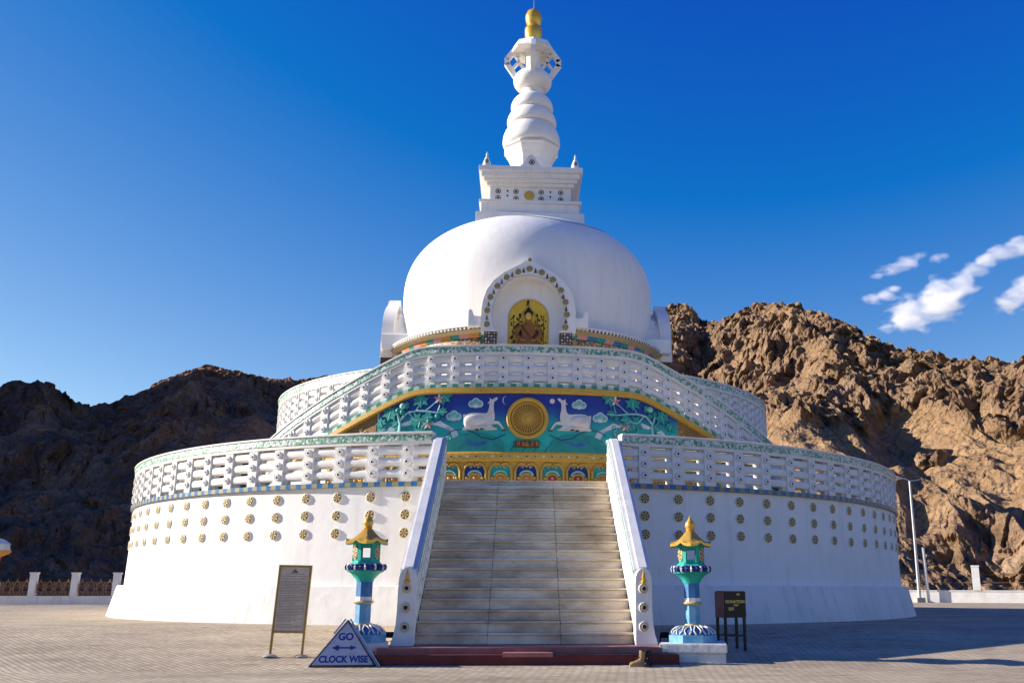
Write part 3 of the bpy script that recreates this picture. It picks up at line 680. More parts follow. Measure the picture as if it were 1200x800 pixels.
# the wheel, two deer, moon and sun, plaque
m = MB(); Mw = Matrix.Translation((0, -RM - 0.04, 6.335)) @ Matrix.Rotation(R_(90), 4, 'X')
m.lathe([(0.001, 0.03), (0.55, 0.03), (0.555, 0.08), (0.60, 0.12), (0.655, 0.12), (0.68, 0.09), (0.69, 0.0)], 64, lambda j: 1 if j == 0 else 0, M=Mw)
m.lathe([(0.47, 0.03), (0.485, 0.07), (0.515, 0.07), (0.53, 0.03)], 48, 0, M=Mw, caps=False)
m.lathe([(0.001, 0.14), (0.05, 0.13), (0.075, 0.09), (0.11, 0.09), (0.12, 0.03)], 24, 0, M=Mw)
for k in range(32):
    a = 2*math.pi*k/32
    m.box(0.11, 0.48, -0.013, 0.013, 0.03, 0.068, 0, M=Mw @ Matrix.Rotation(a, 4, 'Z'))
M_wheelback = mat('ochre_ground', (0.30, 0.15, 0.03), 0.6)
m.build('dharma_wheel', [M_gold, M_wheelback], panel, smooth=40)
deer = [(165,400),(166,385),(178,378),(186,384),(182,392),(200,386),(230,372),(280,368),(330,369),(380,374),(420,373),(438,350),(447,310),(452,272),(446,262),(430,270),(432,258),(448,248),(452,235),(452,208),(462,215),(470,228),(486,222),(510,206),(530,203),(538,210),(536,222),(512,240),(499,252),(496,290),(497,330),(505,365),(510,400),(508,432),(500,452),(530,455),(560,462),(585,492),(606,525),(622,545),(620,560),(604,560),(596,540),(572,508),(548,484),(505,488),(475,502),(510,522),(535,532),(536,546),(430,549),(380,546),(300,549),(200,546),(166,546),(160,536),(176,522),(186,508),(178,480),(170,440)]
for s in (-1, 1):
    m = MB()
    P = [((x - 866)*0.00297*(-s), 6.335 - (y - 423)*0.0031) for x, y in deer]
    P = [(u*1.0, z) for u, z in P]
    rel(m, P, 0.045, 0.105, 0)
    cx = (320 - 866)*0.00297*(-s)
    m.ball(wall_pt((300 - 866)*0.00297*(-s), 6.335 - (445 - 423)*0.0031, 0.085), 0.2, 0, 14, 8, (1.9, .5, 1.0))
    m.ball(wall_pt((215 - 866)*0.00297*(-s), 6.335 - (465 - 423)*0.0031, 0.085), 0.17, 0, 14, 8, (.75, .6, 1.25))
    m.tube([wall_pt((x - 866)*0.00297*(-s), 6.335 - (y - 423)*0.0031, 0.11) for x, y in ((235, 500), (290, 515), (360, 518), (430, 536), (525, 540))], 0.034, 6, 0, 0.022)
    for x, y in ((375, 538), (320, 546), (612, 552)):
        m.ball(wall_pt((x - 866)*0.00297*(-s), 6.335 - (y - 423)*0.0031, 0.10), 0.05, 1, 8, 6, (1.5, .5, .6))
    m.ball(wall_pt((500 - 866)*0.00297*(-s), 6.335 - (222 - 423)*0.0031, 0.108), 0.012, 1, 6, 4)
    m.build('deer', [M_deer, M_brown], panel, smooth=50)
m = MB(); rel(m, [(-.72 + .10*math.cos(R_(t)), 6.93 + .13*math.sin(R_(t))) for t in range(80, 281, 20)] + [(-.74 + .055*math.cos(R_(t)), 6.93 + .115*math.sin(R_(t))) for t in range(270, 89, -20)], 0.045, 0.06); m.build('moon_motif', M_deer, panel)
m = MB(); rel(m, [(.80 + .085*math.cos(R_(t)), 6.92 + .085*math.sin(R_(t))) for t in range(0, 360, 24)], 0.045, 0.06); m.build('sun_motif', M_deer, panel)
m = MB(); m.box(-.40, .40, -RM - .12, -RM - .05, 5.37, 5.60, 0)
gl = [[(-.3, .06, .02, .17), (-.24, .06, .02, .17), (-.27, .14, .08, .02)], [(-.14, .05, .02, .18), (-.10, .12, .07, .02), (-.1, .07, .06, .02)], [(0.0, .05, .12, .02), (0.0, .12, .10, .02), (0, .09, .02, .16)], [(.15, .06, .02, .16), (.20, .06, .02, .16), (.175, .16, .08, .02), (.175, .1, .06, .02)], [(.30, .05, .02, .18), (.34, .09, .07, .02), (.34, .16, .07, .02)]]
for g in gl:
    for (x, z, w, h) in g: m.box(x - w/2, x + w/2, -RM - .128, -RM - .119, 5.38 + z - .01, 5.38 + min(z + h, .2), 1)
m.build('name_plaque', [M_brown, M_orange], panel)

# arcade of little shrines under the picture
m = MB(); m.arc([(RM - .05, 4.93), (RM + .10, 4.93), (RM + .12, 4.98), (RM + .12, 5.19), (RM + .09, 5.245), (RM - .05, 5.245)], -32, 32, 64, mi=0)
for k in range(-26, 27):
    u = 0.27*k; mi = 1 if k % 2 else 2
    for (r, d, c) in ((.052, .125, 1), (.03, .135, 2 + (k % 3))):
        rel(m, [(u + r*math.cos(t*math.pi/5), 5.085 + r*math.sin(t*math.pi/5)) for t in range(10)], .10, d, c)
m.build('gilt_frieze', [M_gold, M_goldmed, M_brown, M_teal, M_deer], mural)
m = MB(); m.arc([(RM - .05, 3.99), (RM + .02, 3.99), (RM + .02, 4.93), (RM - .05, 4.93)], -32, 32, 64, mi=0); arcade = m.build('shrine_arcade', M_gold, mural)
for k in range(-8, 9):
    c = 0.83*k; m = MB()
    bg_ = 1 if k % 2 else 2
    rel(m, [(c - .34, 4.0), (c + .34, 4.0), (c + .34, 4.62), (c + .26, 4.80), (c + .1, 4.86), (c, 4.80), (c - .1, 4.86), (c - .26, 4.80), (c - .34, 4.62)], .022, .035, bg_)
    fr = [(c - .36, 4.0), (c - .36, 4.62), (c - .30, 4.78), (c - .18, 4.87), (c - .06, 4.85), (c, 4.77), (c + .06, 4.85), (c + .18, 4.87), (c + .30, 4.78), (c + .36, 4.62), (c + .36, 4.0)]
    m.tube([wall_pt(u, z, .06) for u, z in fr], .042, 6, 0)
    for s in (-1, 1):
        m.tube([wall_pt(c + s*(.13 + .06*math.cos(q*.7)*(1 - q/12)), 4.76 + .06*math.sin(q*.7)*(1 - q/12), .05) for q in range(9)], .022, 5, 5)
        m.ball(wall_pt(c + s*.25, 4.40, .05), .06, 0, 8, 6); m.ball(wall_pt(c + s*.27, 4.27, .05), .055, 5, 8, 6)
    m.tube([wall_pt(c + .21*math.cos(R_(t)), 4.47 + .16*math.sin(R_(t)), .05) for t in range(0, 181, 20)], .035, 6, 3)
    m.tube([wall_pt(c - .17, 4.0, .05), wall_pt(c - .17, 4.42, .05)] + [wall_pt(c + .17*math.cos(R_(180 - t)), 4.42 + .12*math.sin(R_(t)), .05) for t in range(20, 161, 20)] + [wall_pt(c + .17, 4.42, .05), wall_pt(c + .17, 4.0, .05)], .032, 6, 0)
    rel(m, [(c - .15, 4.0), (c + .15, 4.0), (c + .15, 4.42), (c, 4.54), (c - .15, 4.42)], .03, .045, 4)
    m.ball(wall_pt(c, 4.40, .07), .05, 5, 8, 6); m.ball(wall_pt(c, 4.22, .06), .085, 6, 8, 6, (1, .6, 1.4))
    m.build('small_shrine', [M_gold, M_teal if k % 4 == 1 else M_lgreen, M_navy, M_aqua, M_red if k in (1, 2, 4) else M_orange, M_goldmed, M_rose], arcade, smooth=50)

# ---- second terrace
m = MB(); m.arc([(10.2, 3.98), (10.72, 3.98), (10.72, 7.0), (10.2, 7.0)], -180, 180, 160, caps=False); m.build('upper_drum', M_white, ST, smooth=30)
m = MB(); m.arc([(5.0, 7.0), (10.72, 7.0), (10.72, 7.24), (5.0, 7.24)], -180, 180, 160, caps=False); m.build('upper_floor', M_floor, ST)
for s in (-1, 1):
    m = MB(); m.arc([(10.6, 7.02), (10.86, 7.02), (10.98, 7.10), (10.98, 7.15), (10.6, 7.15)], s*17, s*110, 100, mi=lambda i, j: 1 if j in (1,) else 0); m.build('gilt_cornice', [M_gold, M_brown], ST)
B3 = (8.23, 7.91, 7.59)
pp = proto(post_mb(10.86, 0.30, 7.3, 8.42, B3, 0.31))
for s in (-1, 1):
    parapet('upper_parapet', s*17, s*110, [s*(20.5 + 4.45*k) for k in range(20)], 10.86, 7.32, 8.68, B3, pp, strip_cols=(M_trim, M_trim))
bpy.data.objects.remove(pp)
# ---- dome and its painted base
m = MB(); m.arc([(5.0, 7.24), (5.95, 7.24), (5.95, 10.2), (5.0, 10.2)], -180, 180, 120, caps=False); m.build('dome_base', M_white, ST, smooth=30)
M_frieze = mosaic('painted_frieze', [(0.16, 0.10, 0.045), (0.40, 0.28, 0.10), (0.05, 0.12, 0.07), (0.42, 0.14, 0.06), (0.45, 0.36, 0.20), (0.035, 0.03, 0.03)], 11)
pal = [M_blue, M_orange, M_teal, M_rose, M_blue, mat('salmon_paint', (0.62, 0.40, 0.28), 0.6), M_green, M_rose]
for q in range(4):
    a0, a1 = q*90 + 15.2 - 180, q*90 + 74.8 - 180
    m = MB(); m.arc([(5.5, 10.2), (5.97, 10.2), (6.0, 10.24), (6.0, 10.86), (5.97, 10.90), (5.5, 10.90)], a0, a1, 30); m.build('painted_frieze', M_frieze, ST)
    m = MB(); m.arc([(5.5, 10.901), (6.02, 10.901), (6.10, 11.06), (5.5, 11.06)], a0, a1, 14, mi=lambda i, j: (i*5 + i//3 + q) % 8); m.build('cloth_valance', pal, ST)
    m = MB(); m.arc([(5.5, 11.061), (6.11, 11.061), (6.36, 11.15), (6.36, 11.17), (5.5, 11.17)], a0, a1, 36)
    m.arc([(5.4, 11.17), (6.30, 11.17), (6.30, 11.27), (5.4, 11.27)], a0, a1, 36, mi=1)
    m.arc([(5.3, 11.27), (6.44, 11.27), (6.44, 11.315), (6.3, 11.33), (5.3, 11.33)], a0, a1, 36, mi=2)
    cor = m.build('dome_cornice', [M_goldmed, M_brown, M_trim], ST, fix=True)
    m = MB(); m.arc([(6.29, 11.185), (6.405, 11.185), (6.405, 11.268), (6.29, 11.268)], a0, a1, 71, mi=lambda i, j: i % 2); m.build('dentils', [M_trim, M_brown], cor)
prof = [(5.30, 11.3)]
for i in range(61):
    k = -0.62 + 1.62*i/60
    c_ = 4.0 if k > 0 else 4.0
    r = 5.85*(1 - abs(k)**2.4)**(1/2.4) if k > 0 else 5.85 - 0.27*(k/0.62)**2
    prof.append((max(r, 0.001), 13.9 + (3.82 if k > 0 else 4.2)*k))
prof[0] = (5.33, 11.3)
m = MB(); m.lathe(prof, 160); dome = m.build('dome', M_dome, ST, smooth=60)
crk = []
def dome_pt(phd, z, d=0.012):
    k = (z - 13.9)/3.82; r = 5.85*(1 - abs(k)**2.4)**(1/2.4); a = R_(phd)
    return ((r + d)*math.sin(a), -(r + d)*math.cos(a), z + d*.5)
m = MB(); m.tube([dome_pt(-58 + 6*i, 16.85 + 0.30*math.sin(i*.33) + .03*random.random(), .006) for i in range(20)], .022, 5)
m.build('crack', mat('crack_grey', (.2, .19, .18), .9), dome)

# ---- four shrine niches with ogee arches
def sym(half):   # half outline (x>=0) from the bottom up to the tip -> full outline left to right
    return [(-x, z) for x, z in half] + [(x, z) for x, z in half[::-1]]
def zz(Y): return 14.1 - ((280 + Y/5.714) - 298)*0.0365
oh = [((X)*0.00572, zz(Y)) for X, Y in ((333, 600), (333, 520), (332, 455), (322, 390), (298, 325), (250, 262), (180, 208), (108, 172), (60, 148), (24, 122))] + [(0.0, 14.12)]
ih = [((X)*0.00572, zz(Y)) for X, Y in ((228, 600), (245, 560), (258, 500), (258, 455), (242, 392), (206, 322), (152, 268), (105, 242), (55, 229), (25, 225))] + [(0.0, zz(223))]
outer, inner = sym(oh), sym(ih)
def make_niche(parent):
    fr = MB(); fr.ringprism(outer, inner, -6.55, -6.02, 0)
    fr.ringprism([(x*.94, 11.0 + (z - 11.0)*.86) for x, z in outer], [(x*1.01, 11.0 + (z - 11.0)*1.008) for x, z in inner], -6.025, -5.2, 0)
    fr.ringprism([(x*1.012, z + .012) for x, z in inner], [(x*.985, z - .012) for x, z in inner], -6.562, -6.5, 1)
    frame = fr.build('shrine_niche', [M_dome, M_grey], parent, smooth=28)
    for s in (-1, 1):
        w = MB(); w.prism([(s*1.86, 11.2), (s*2.42, 11.2), (s*2.42, 11.82), (s*2.36, 11.88), (s*2.28, 11.84), (s*2.20, 11.60), (s*1.86, 11.58)], -6.42, -5.3); w.build('stepped_wing', M_dome, frame)
        w = MB(); w.box(s*1.27 if s > 0 else -1.76, s*1.76 if s > 0 else -1.27, -6.54, -5.6, 10.28, 10.93, 0); w.box(s*1.24 if s > 0 else -1.80, s*1.80 if s > 0 else -1.24, -6.58, -5.5, 10.931, 11.0, 1)
        for q in range(5):
            for p in range(4): w.ball((s*1.52 + (p - 1.5)*.11, -6.54, 10.36 + q*.125), .035, 2 + (p + q) % 3, 6, 4, (1, .5, 1))
        w.build('painted_pedestal', [M_brown, M_trim, M_blue, M_goldmed, M_deer], frame)
        w = MB(); w.box(s*1.24 if s > 0 else -1.80, s*1.80 if s > 0 else -1.24, -6.5, -5.2, 7.24, 10.279); w.build('pier', M_white, frame)
    bk = MB(); bk.prism([(-1.62, 7.25), (1.62, 7.25), (1.62, 12.2), (1.3, 13.0), (.7, 13.35), (0, 13.42), (-.7, 13.35), (-1.3, 13.0), (-1.62, 12.2)], -5.87, -5.4); bk.build('back_wall', M_dome, frame)
    pts = [(110,555),(110,465),(130,377),(178,302),(243,242),(325,203),(408,182),(497,205),(578,252),(637,322),(671,400),(681,482),(671,565)]
    P = [((X - 408)*0.00572*0.985, zz(Y)) for X, Y in pts]
    md = medallion_mb(0.135, 0.04)
    f0 = None
    for (x, z) in P:
        if f0 is None: f0 = o = md.build('medallion', [M_goldmed, M_brown, M_goldmed], frame, smooth=40)
        else: o = dup(f0, frame)
        o.location = (x, -6.55, z)
    o = dup(f0, frame); o.location = (0, -6.55, zz(121)); o.scale = (.62, 1, .62)
    sp = MB(); sp.lathe([(.055, -.10), (.06, -.06), (.03, -.03), (.04, .0), (.012, .09), (.001, .13)], 8, 0); f0 = None
    for i in range(12):
        (xa, za), (xb, zb_) = P[i], P[i + 1]
        if f0 is None: f0 = o = sp.build('spirelet', M_brown, frame)
        else: o = dup(f0, frame)
        o.location = ((xa + xb)/2, -6.56, (za + zb_)/2)
    return frame
nich = make_niche(ST)
for k in (90, -90, 180):
    c = dup(nich, ST); c.rotation_euler = (0, 0, R_(k))
    for ch in list(nich.children):
        dup(ch, c)

# ---- harmika
m = MB()
for h, z0, z1 in ((2.5, 17.1, 17.75), (2.28, 17.75, 18.27), (2.38, 18.27, 18.42), (1.90, 18.42, 19.25), (2.05, 19.25, 19.42), (2.18, 19.42, 19.60), (2.30, 19.60, 19.84), (2.43, 19.84, 20.10)):
    m.box(-h, h, -h, h, z0, z1)
ha = m.build('harmika', M_dome, ST, bevel=0.02)
def target(mb, x, z, r, y, mi=(0, 1)):
    n = 16
    for k in range(n):
        a0, a1 = 2*math.pi*k/n, 2*math.pi*(k + 1)/n
        mb.add([(x + q*math.cos(a), yy, z + q*math.sin(a)) for yy in (y, y + .02) for a in (a0, a1) for q in (r, r*.74)], [(0,1,3,2),(4,6,7,5),(0,2,6,4),(1,5,7,3)], mi[0])
    mb.prism([(x + r*.42*math.cos(2*math.pi*k/10), z + r*.42*math.sin(2*math.pi*k/10)) for k in range(10)], y, y + .02, mi=mi[1])
for q, rz in enumerate((0, 90, -90)):
    m = MB()
    for x in (-1.52, -.68, .50, 1.42):
        for z in (18.68, 19.02): target(m, x, z, .125, -1.915)
    for x in (-1.08, .93):
        for z in (18.56, 18.8, 19.04): m.prism([(x + .045*math.cos(2*math.pi*k/8), z + .045*math.sin(2*math.pi*k/8)) for k in range(8)], -1.915, -1.89, mi=1)
    o = m.build('painted_rings', [M_brown, M_black], ha); o.rotation_euler = (0, 0, R_(rz))
    m = MB(); m.lathe([(.001, .10), (.20, .09), (.23, .05), (.255, .0)], 28, M=Matrix.Translation((-.06, -1.89, 18.83)) @ Matrix.Rotation(R_(90), 4, 'X')); o = m.build('gilt_disc', M_goldsh, ha, smooth=50); o.rotation_euler = (0, 0, R_(rz))
for sx in (-1, 1):
    for sy in (-1, 1):
        m = MB(); cx, cy = sx*2.08, sy*2.2
        m.lathe([(.20, 20.1), (.20, 20.16), (.18, 20.28), (.10, 20.52), (.045, 20.64), (.04, 20.68), (.055, 20.72), (.012, 20.86)], 12, 0, c=(cx, cy, 0))
        target(m, cx, 20.31, .095, cy - .205, (1, 2)); m.build('corner_finial', [M_trim, M_brown, M_black], ha, smooth=40)
m = MB(); m.prism([(-.62, 20.1), (.62, 20.1), (.30, 20.42), (.14, 20.72), (0, 20.82), (-.14, 20.72), (-.30, 20.42)], -2.2, -2.02); target(m, .03, 20.40, .13, -2.222, (1, 2)); m.build('pediment', [M_trim, M_brown, M_black], ha)

# ---- spire
m = MB(); m.lathe([(1.02, 20.08), (1.03, 20.9), (1.06, 21.3), (1.18, 21.6), (1.34, 21.86), (1.36, 21.92)], 8, rot=R_(22.5)); m.lathe([(1.36, 21.92), (1.45, 21.98), (1.45, 22.07), (1.32, 22.12), (1.1, 22.16)], 8, rot=R_(22.5)); sb = m.build('spire_base', M_dome, ST)
def ringp(z0, z1, r, rn, n=10):
    return [(rn + (r - rn)*f, z0 + (z1 - z0)*g) for f, g in ((0, 0), (.55, .03), (.85, .09), (.97, .18), (1, .28), (.98, .40), (.88, .56), (.66, .74), (.34, .89), (.05, 1))]
for z0, z1, r, rn in ((22.12, 23.28, 1.43, 1.10), (23.28, 24.12, 1.235, .96), (24.12, 24.92, 1.06, .78)):
    m = MB(); m.lathe([(.3, z0)] + ringp(z0 + .001, z1, r, rn) + [(.3, z1)], 48); m.build('spire_ring', M_dome, ST, smooth=50)
m = MB(); m.lathe([(.78, 24.9), (.60, 25.05), (.54, 25.2), (.56, 25.4)], 32); m.build('spire_neck', M_dome, ST, smooth=50)
m = MB(); m.lathe([(.50, 26.3), (.42, 26.5), (.40, 27.3), (.5, 27.6)], 24); m.build('spire_neck', M_dome, ST, smooth=50)
m = MB(); m.lathe([(.3, 25.37)] + [(.60 + .37*math.sin(math.pi*i/12)**.6, 25.38 + .98*i/12) for i in range(13)] + [(.3, 26.36)], 48); m.build('spire_globe', M_dome, ST, smooth=50)
# openwork parasol: four pierced fins under an octagonal cap
pr = empty('parasol'); pr.parent = ST
def fin(mb, ang):
    M = Matrix.Rotation(ang, 4, 'Z')
    def strip(P, w=.085, t=.085):
        for a, b in zip(P[:-1], P[1:]):
            d = Vector((b[0] - a[0], 0, b[1] - a[1])); L = d.length; d.normalize(); n = Vector((-d.z, 0, d.x))
            q = [Vector((a[0], 0, a[1])) - d*w*.4 + n*w, Vector((b[0], 0, b[1])) + d*w*.4 + n*w, Vector((b[0], 0, b[1])) + d*w*.4 - n*w, Vector((a[0], 0, a[1])) - d*w*.4 - n*w]
            mb.add([tuple(M @ (p + Vector((0, yy, 0)))) for yy in (-t, t) for p in q], [(0,1,2,3),(7,6,5,4),(0,4,5,1),(1,5,6,2),(2,6,7,3),(3,7,4,0)])
    strip([(.86, 26.12), (1.31, 26.82), (1.31, 27.12), (.96, 27.62)], .13, .11)
    strip([(.44, 26.62), (.72, 26.98), (.74, 27.28)], .06); strip([(.72, 26.98), (1.0, 26.62)], .06); strip([(.74, 27.28), (.98, 27.5)], .06); strip([(.4, 26.55), (.82, 26.25)], .07)
    strip([(.3, 27.42), (1.02, 27.52)], .07)
m = MB()
for k in range(4): fin(m, R_(90*k))
m.build('fins', M_dome, pr)
m = MB(); m.lathe([(.2, 27.52), (1.10, 27.46), (1.14, 27.5), (1.0, 27.88), (.55, 28.02), (.2, 28.05)], 8, rot=R_(0)); m.build('cap', M_dome, pr)
m = MB(); m.lathe([(.30, 28.0), (.36, 28.08), (.40, 28.14), (.36, 28.2), (.37, 28.3), (.44, 28.5), (.45, 28.85), (.41, 28.98), (.33, 29.04), (.31, 29.1)], 32); m.lathe([(.31, 29.08), (.38, 29.25), (.43, 29.5), (.42, 29.7), (.33, 29.92), (.18, 30.05), (.06, 30.12), (.04, 30.2)], 32)
fn_ = m.build('gilt_finial', M_goldsh, ST, smooth=50)
m = MB(); m.tube([(0, 0, 30.15), (0, 0, 30.85)], .022, 6, 0, .008); m.build('needle', M_steel, fn_)

# ---- front stairs
sta = empty('staircase'); sta.parent = ST
NS = 18; Y0, Y1, Z0, Z1 = -22.0, -15.35, -0.16, 3.99
rise, run = (Z1 - Z0)/NS, (Y1 - Y0)/NS
m = MB(); m.prism([(Y0 + .06, -.5), (Y0 + .06, Z0 + rise - .06)] + [p for i in range(1, NS) for p in ((Y0 + run*i + .06, Z0 + rise*i - .06), (Y0 + run*i + .06, Z0 + rise*(i + 1) - .06))] + [(-14.9, Z1 - .06), (-14.9, -.5)], -2.34, 2.34, axis='x'); m.build('stair_core', M_stepcore, sta)
for i in range(NS):
    y, z = Y0 + run*i, Z0 + rise*i
    m = MB()
    for xa, xb in ((-2.35, -.812), (-.806, .757), (.763, 2.35)):
        j = random.uniform(-.006, .006); k = random.uniform(-.004, .004)
        m.box(xa, xb, y + .02 + j, y + .07 + j, z + .001, z + rise - .045, 0)
        m.box(xa, xb, y - .03 + j, y + run + .06 + (0.35 if i == NS - 1 else 0), z + rise - .044 + k, z + rise + k, 0)
    m.build('step', M_step, sta, bevel=0.008)
for s in (-1, 1):
    xa, xb = (2.37, 2.67)
    X = lambda x: s*x
    top = [(-22.03, 1.28), (-15.85, 5.12), (-15.55, 5.24), (-15.3, 5.2)]
    m = MB(); m.prism([(-22.03, -.45)] + [(-22.03, 1.25)] + top[1:] + [(-15.3, 3.6), (-16.2, .6), (-16.2, -.45)], min(X(xa), X(xb)), max(X(xa), X(xb)), axis='x')
    bal = m.build('balustrade', M_trim, ST)
    def slab(name, x0, x1, off, th, mt, ya=-22.0, yb=-15.6, par=None):
        mb = MB(); sl_ = (5.24 - 1.28)/(22.03 - 15.6); zt = lambda y: 1.27 + (y + 22.03)*sl_*0.996 + off
        n = 24
        prof = [(y_, zt(y_) - .13*max(0, (y_ + 16.15)/.6)**2) for y_ in [ya + (yb + .25 - ya)*q/n for q in range(n + 1)]]
        mb.prism([(y_, z_) for y_, z_ in prof] + [(y_, z_ + th) for y_, z_ in prof[::-1]], min(X(x0), X(x1)), max(X(x0), X(x1)), axis='x'); return mb.build(name, mt, par or bal)
    slab('coping', 2.335, 2.705, .005, .10, M_trim)
    slab('coping_ridge', 2.44, 2.63, .106, .05, M_trim)
    slab('navy_line', 2.672, 2.692, -.14, .12, M_navy); slab('navy_line', 2.672, 2.688, -.34, .07, M_blue)
    slab('teal_line', 2.352, 2.368, -.07, .05, M_teal); slab('teal_line', 2.325, 2.3295, .02, .05, M_teal); slab('grey_line', 2.345, 2.425, .1055, .006, mat('coping_shade', (.50, .52, .57), .6) if s < 0 else M_trim); slab('green_line', 2.340, 2.3445, -.36, .07, M_greenp); slab('green_line', 2.340, 2.3445, -.60, .05, M_greenp)  # slate strip on the left coping: shade put into the colour
    m = MB(); m.prism([(-21.95, Z0 + rise + .02), (-21.95, 1.2), (-15.6, 5.10), (-15.35, 4.05)], min(X(2.345), X(2.369)), max(X(2.345), X(2.369)), axis='x'); m.build('marble_facing', M_marble, bal)
    # newel
    m = MB(); pts = [(2.325, -.3), (2.325, 1.05)] + [(2.325 + .18*(1 - math.cos(R_(t))), 1.08 + .34*math.sin(R_(t))**.8) for t in range(0, 181, 18)] + [(2.685, 1.05), (2.69, .5), (2.705, .25), (2.74, .05), (2.80, -.14), (2.84, -.3)]
    m.prism([(X(u), v) for u, v in pts], -22.38, -22.0); nw = m.build('newel_post', M_trim, bal, bevel=0.012)
    for z in (.99, .60, .21):
        m = MB(); Mq = Matrix.Translation((X(2.505), -22.38, z)) @ Matrix.Rotation(R_(90), 4, 'X')
        m.lathe([(.115, -.01), (.115, .02), (.10, .035), (.06, .03), (.05, .02), (.045, .05), (.001, .06)], 20, lambda j: (0, 0, 1, 0, 0, 2)[j], M=Mq)
        m.build('boss', [M_trim, M_goldmed, M_black], nw, smooth=40)
    m = MB(); m.lathe([(.06, 0), (.065, .05), (.03, .08), (.045, .12), (.015, .24), (.001, .30)], 10, c=(X(2.505), -22.385, 1.1)); m.build('gilt_ornament', M_gold, nw, smooth=40)

# ------------------------------------------------------------------ buddha statue in the front niche
BU = tag(empty('buddha_statue', (0, -6.0, 10.06)), 'gilded seated Buddha statue against a golden arched backplate in the dome niche', 'statue')
BU.scale = (1, .62, 1)
def skin(name, joints, edges, mt, parent, sub=2):
    bm = bmesh.new(); lay = bm.verts.layers.skin.verify(); vs = []
    for i, (p, r) in enumerate(joints):
        v = bm.verts.new(p); v[lay].radius = (r if isinstance(r, tuple) else (r, r)); v[lay].use_root = (i == 0); vs.append(v)
    for a, b_ in edges: bm.edges.new((vs[a], vs[b_]))
    me = bpy.data.meshes.new(name + '_s'); bm.to_mesh(me); bm.free()
    t = bpy.data.objects.new(name + '_s', me); COL.objects.link(t)
    t.modifiers.new('sk', 'SKIN').use_smooth_shade = True
    sb_ = t.modifiers.new('su', 'SUBSURF'); sb_.levels = sub; sb_.render_levels = sub
    bpy.context.view_layer.update()
    m2 = bpy.data.meshes.new_from_object(t.evaluated_get(bpy.context.evaluated_depsgraph_get())); bpy.data.objects.remove(t)
    m2.materials.clear(); m2.materials.append(mt); m2.name = name
    o = bpy.data.objects.new(name, m2); COL.objects.link(o); o.parent = parent
    return o
J = [((0, 0, .52), (.34, .27)), ((0, .02, .85), (.30, .22)), ((0, .03, 1.18), (.34, .21)), ((0, .03, 1.36), (.16, .13)), ((0, .01, 1.48), (.10, .10)), ((0, -.02, 1.62), (.155, .16)), ((0, 0, 1.82), (.135, .145)),
     ((-.40, .02, 1.22), .12), ((-.50, -.10, .86), .10), ((-.25, -.34, .62), .08), ((.40, .02, 1.22), .12), ((.50, -.10, .86), .10), ((.25, -.34, .62), .08),
     ((-.55, -.22, .36), .17), ((.0, -.48, .30), .13), ((.55, -.22, .36), .17), ((.1, -.50, .34), .12), ((-.07, -.40, .60), .06), ((.07, -.40, .60), .06)]
M_statue = mat('aged_gilding', (0.40, 0.17, 0.035), 0.45, 0.1, col2=(0.24, 0.085, 0.025), scale=7)
bb = skin('body', J, [(0, 1), (1, 2), (2, 3), (3, 4), (4, 5), (5, 6), (2, 7), (7, 8), (8, 9), (9, 17), (2, 10), (10, 11), (11, 12), (12, 18), (0, 13), (13, 14), (0, 15), (15, 16)], M_statue, BU)
m = MB(); m.ball((0, .03, 1.80), .185, 0, 18, 12, (1, 1, .85)); m.ball((0, .02, 1.97), .09, 0, 12, 8); m.build('hair', M_black, BU, smooth=60)
m = MB(); m.ball((0, -.150, 1.665), .125, 0, 16, 12, (1, .6, 1.22))
for s in (-1, 1):
    m.ball((s*.045, -.213, 1.685), .016, 1, 6, 4, (1.6, .5, .6)); m.ball((s*.16, -.02, 1.62), .04, 0, 8, 6, (.5, .8, 1.7))
m.ball((0, -.225, 1.65), .018, 0, 6, 4, (1, 1, 1.6)); m.ball((0, -.205, 1.60), .02, 2, 6, 4, (1.5, .5, .5)); m.build('face', [mat('bright_gilding', (0.80, 0.47, 0.09), 0.4), M_black, M_red], BU, smooth=60)
m = MB()
for k in range(2): m.tube([(-.30 + .045*k + .30*q/8*(1 + .25*k), -.20 - .10*math.sin(q/8*math.pi), 1.28 - .10*k - .42*q/8) for q in range(9)], .022, 6)
for k in range(3): m.tube([(.44 - .03*k, -.06 - .05*k, 1.18 - .1*k), (.36 - .04*k, -.20, .95 - .06*k), (.2, -.26, .78 - .04*k)], .02, 6)
m.build('robe_folds', M_dkred, BU, smooth=50)
m = MB(); ol = [(-.80, -.3), (-.80, 1.5)] + [(.80*math.cos(R_(180 - t)), 1.62 + .80*math.sin(R_(t))) for t in range(0, 181, 10)] + [(.80, 1.5), (.80, -.3)]
m.prism(ol, .16, .24, mi=0); m.tube([(u, .15, v) for u, v in ol], .028, 6, 1)
m.tube([(.30*math.cos(R_(t)), .14, 1.66 + .34*math.sin(R_(t))) for t in range(0, 361, 20)], .018, 5, 1)
M_backgold = mat('golden_paint', (0.78, 0.52, 0.05), 0.5, 0.0, col2=(0.62, 0.39, 0.035), scale=3)
bp_ = m.build('backplate', [M_backgold, M_gold], BU)
m = MB()
for (x, z0, z1) in ((-.62, .5, 1.75), (-.38, .9, 1.80), (.38, .9, 1.80), (.62, .5, 1.75), (0, 2.02, 2.36)):
    m.tube([(x, .15, z0), (x, .15, z1)], .014, 5)
    n = max(4, int((z1 - z0)/.075))
    for k in range(n):
        z = z0 + (z1 - z0)*(k + random.uniform(-.4, .4))/n
        sg = random.choice((-1, 1)); w = random.uniform(.02, .10)
        m.ball((x + sg*w, .145, z + w*.5), random.uniform(.028, .05), 0, 7, 5, (random.uniform(.7, 1.3), .35, random.uniform(.8, 1.6)))
m.ball((0, .145, 2.34), .05, 0, 6, 4, (.6, .4, 1.8))
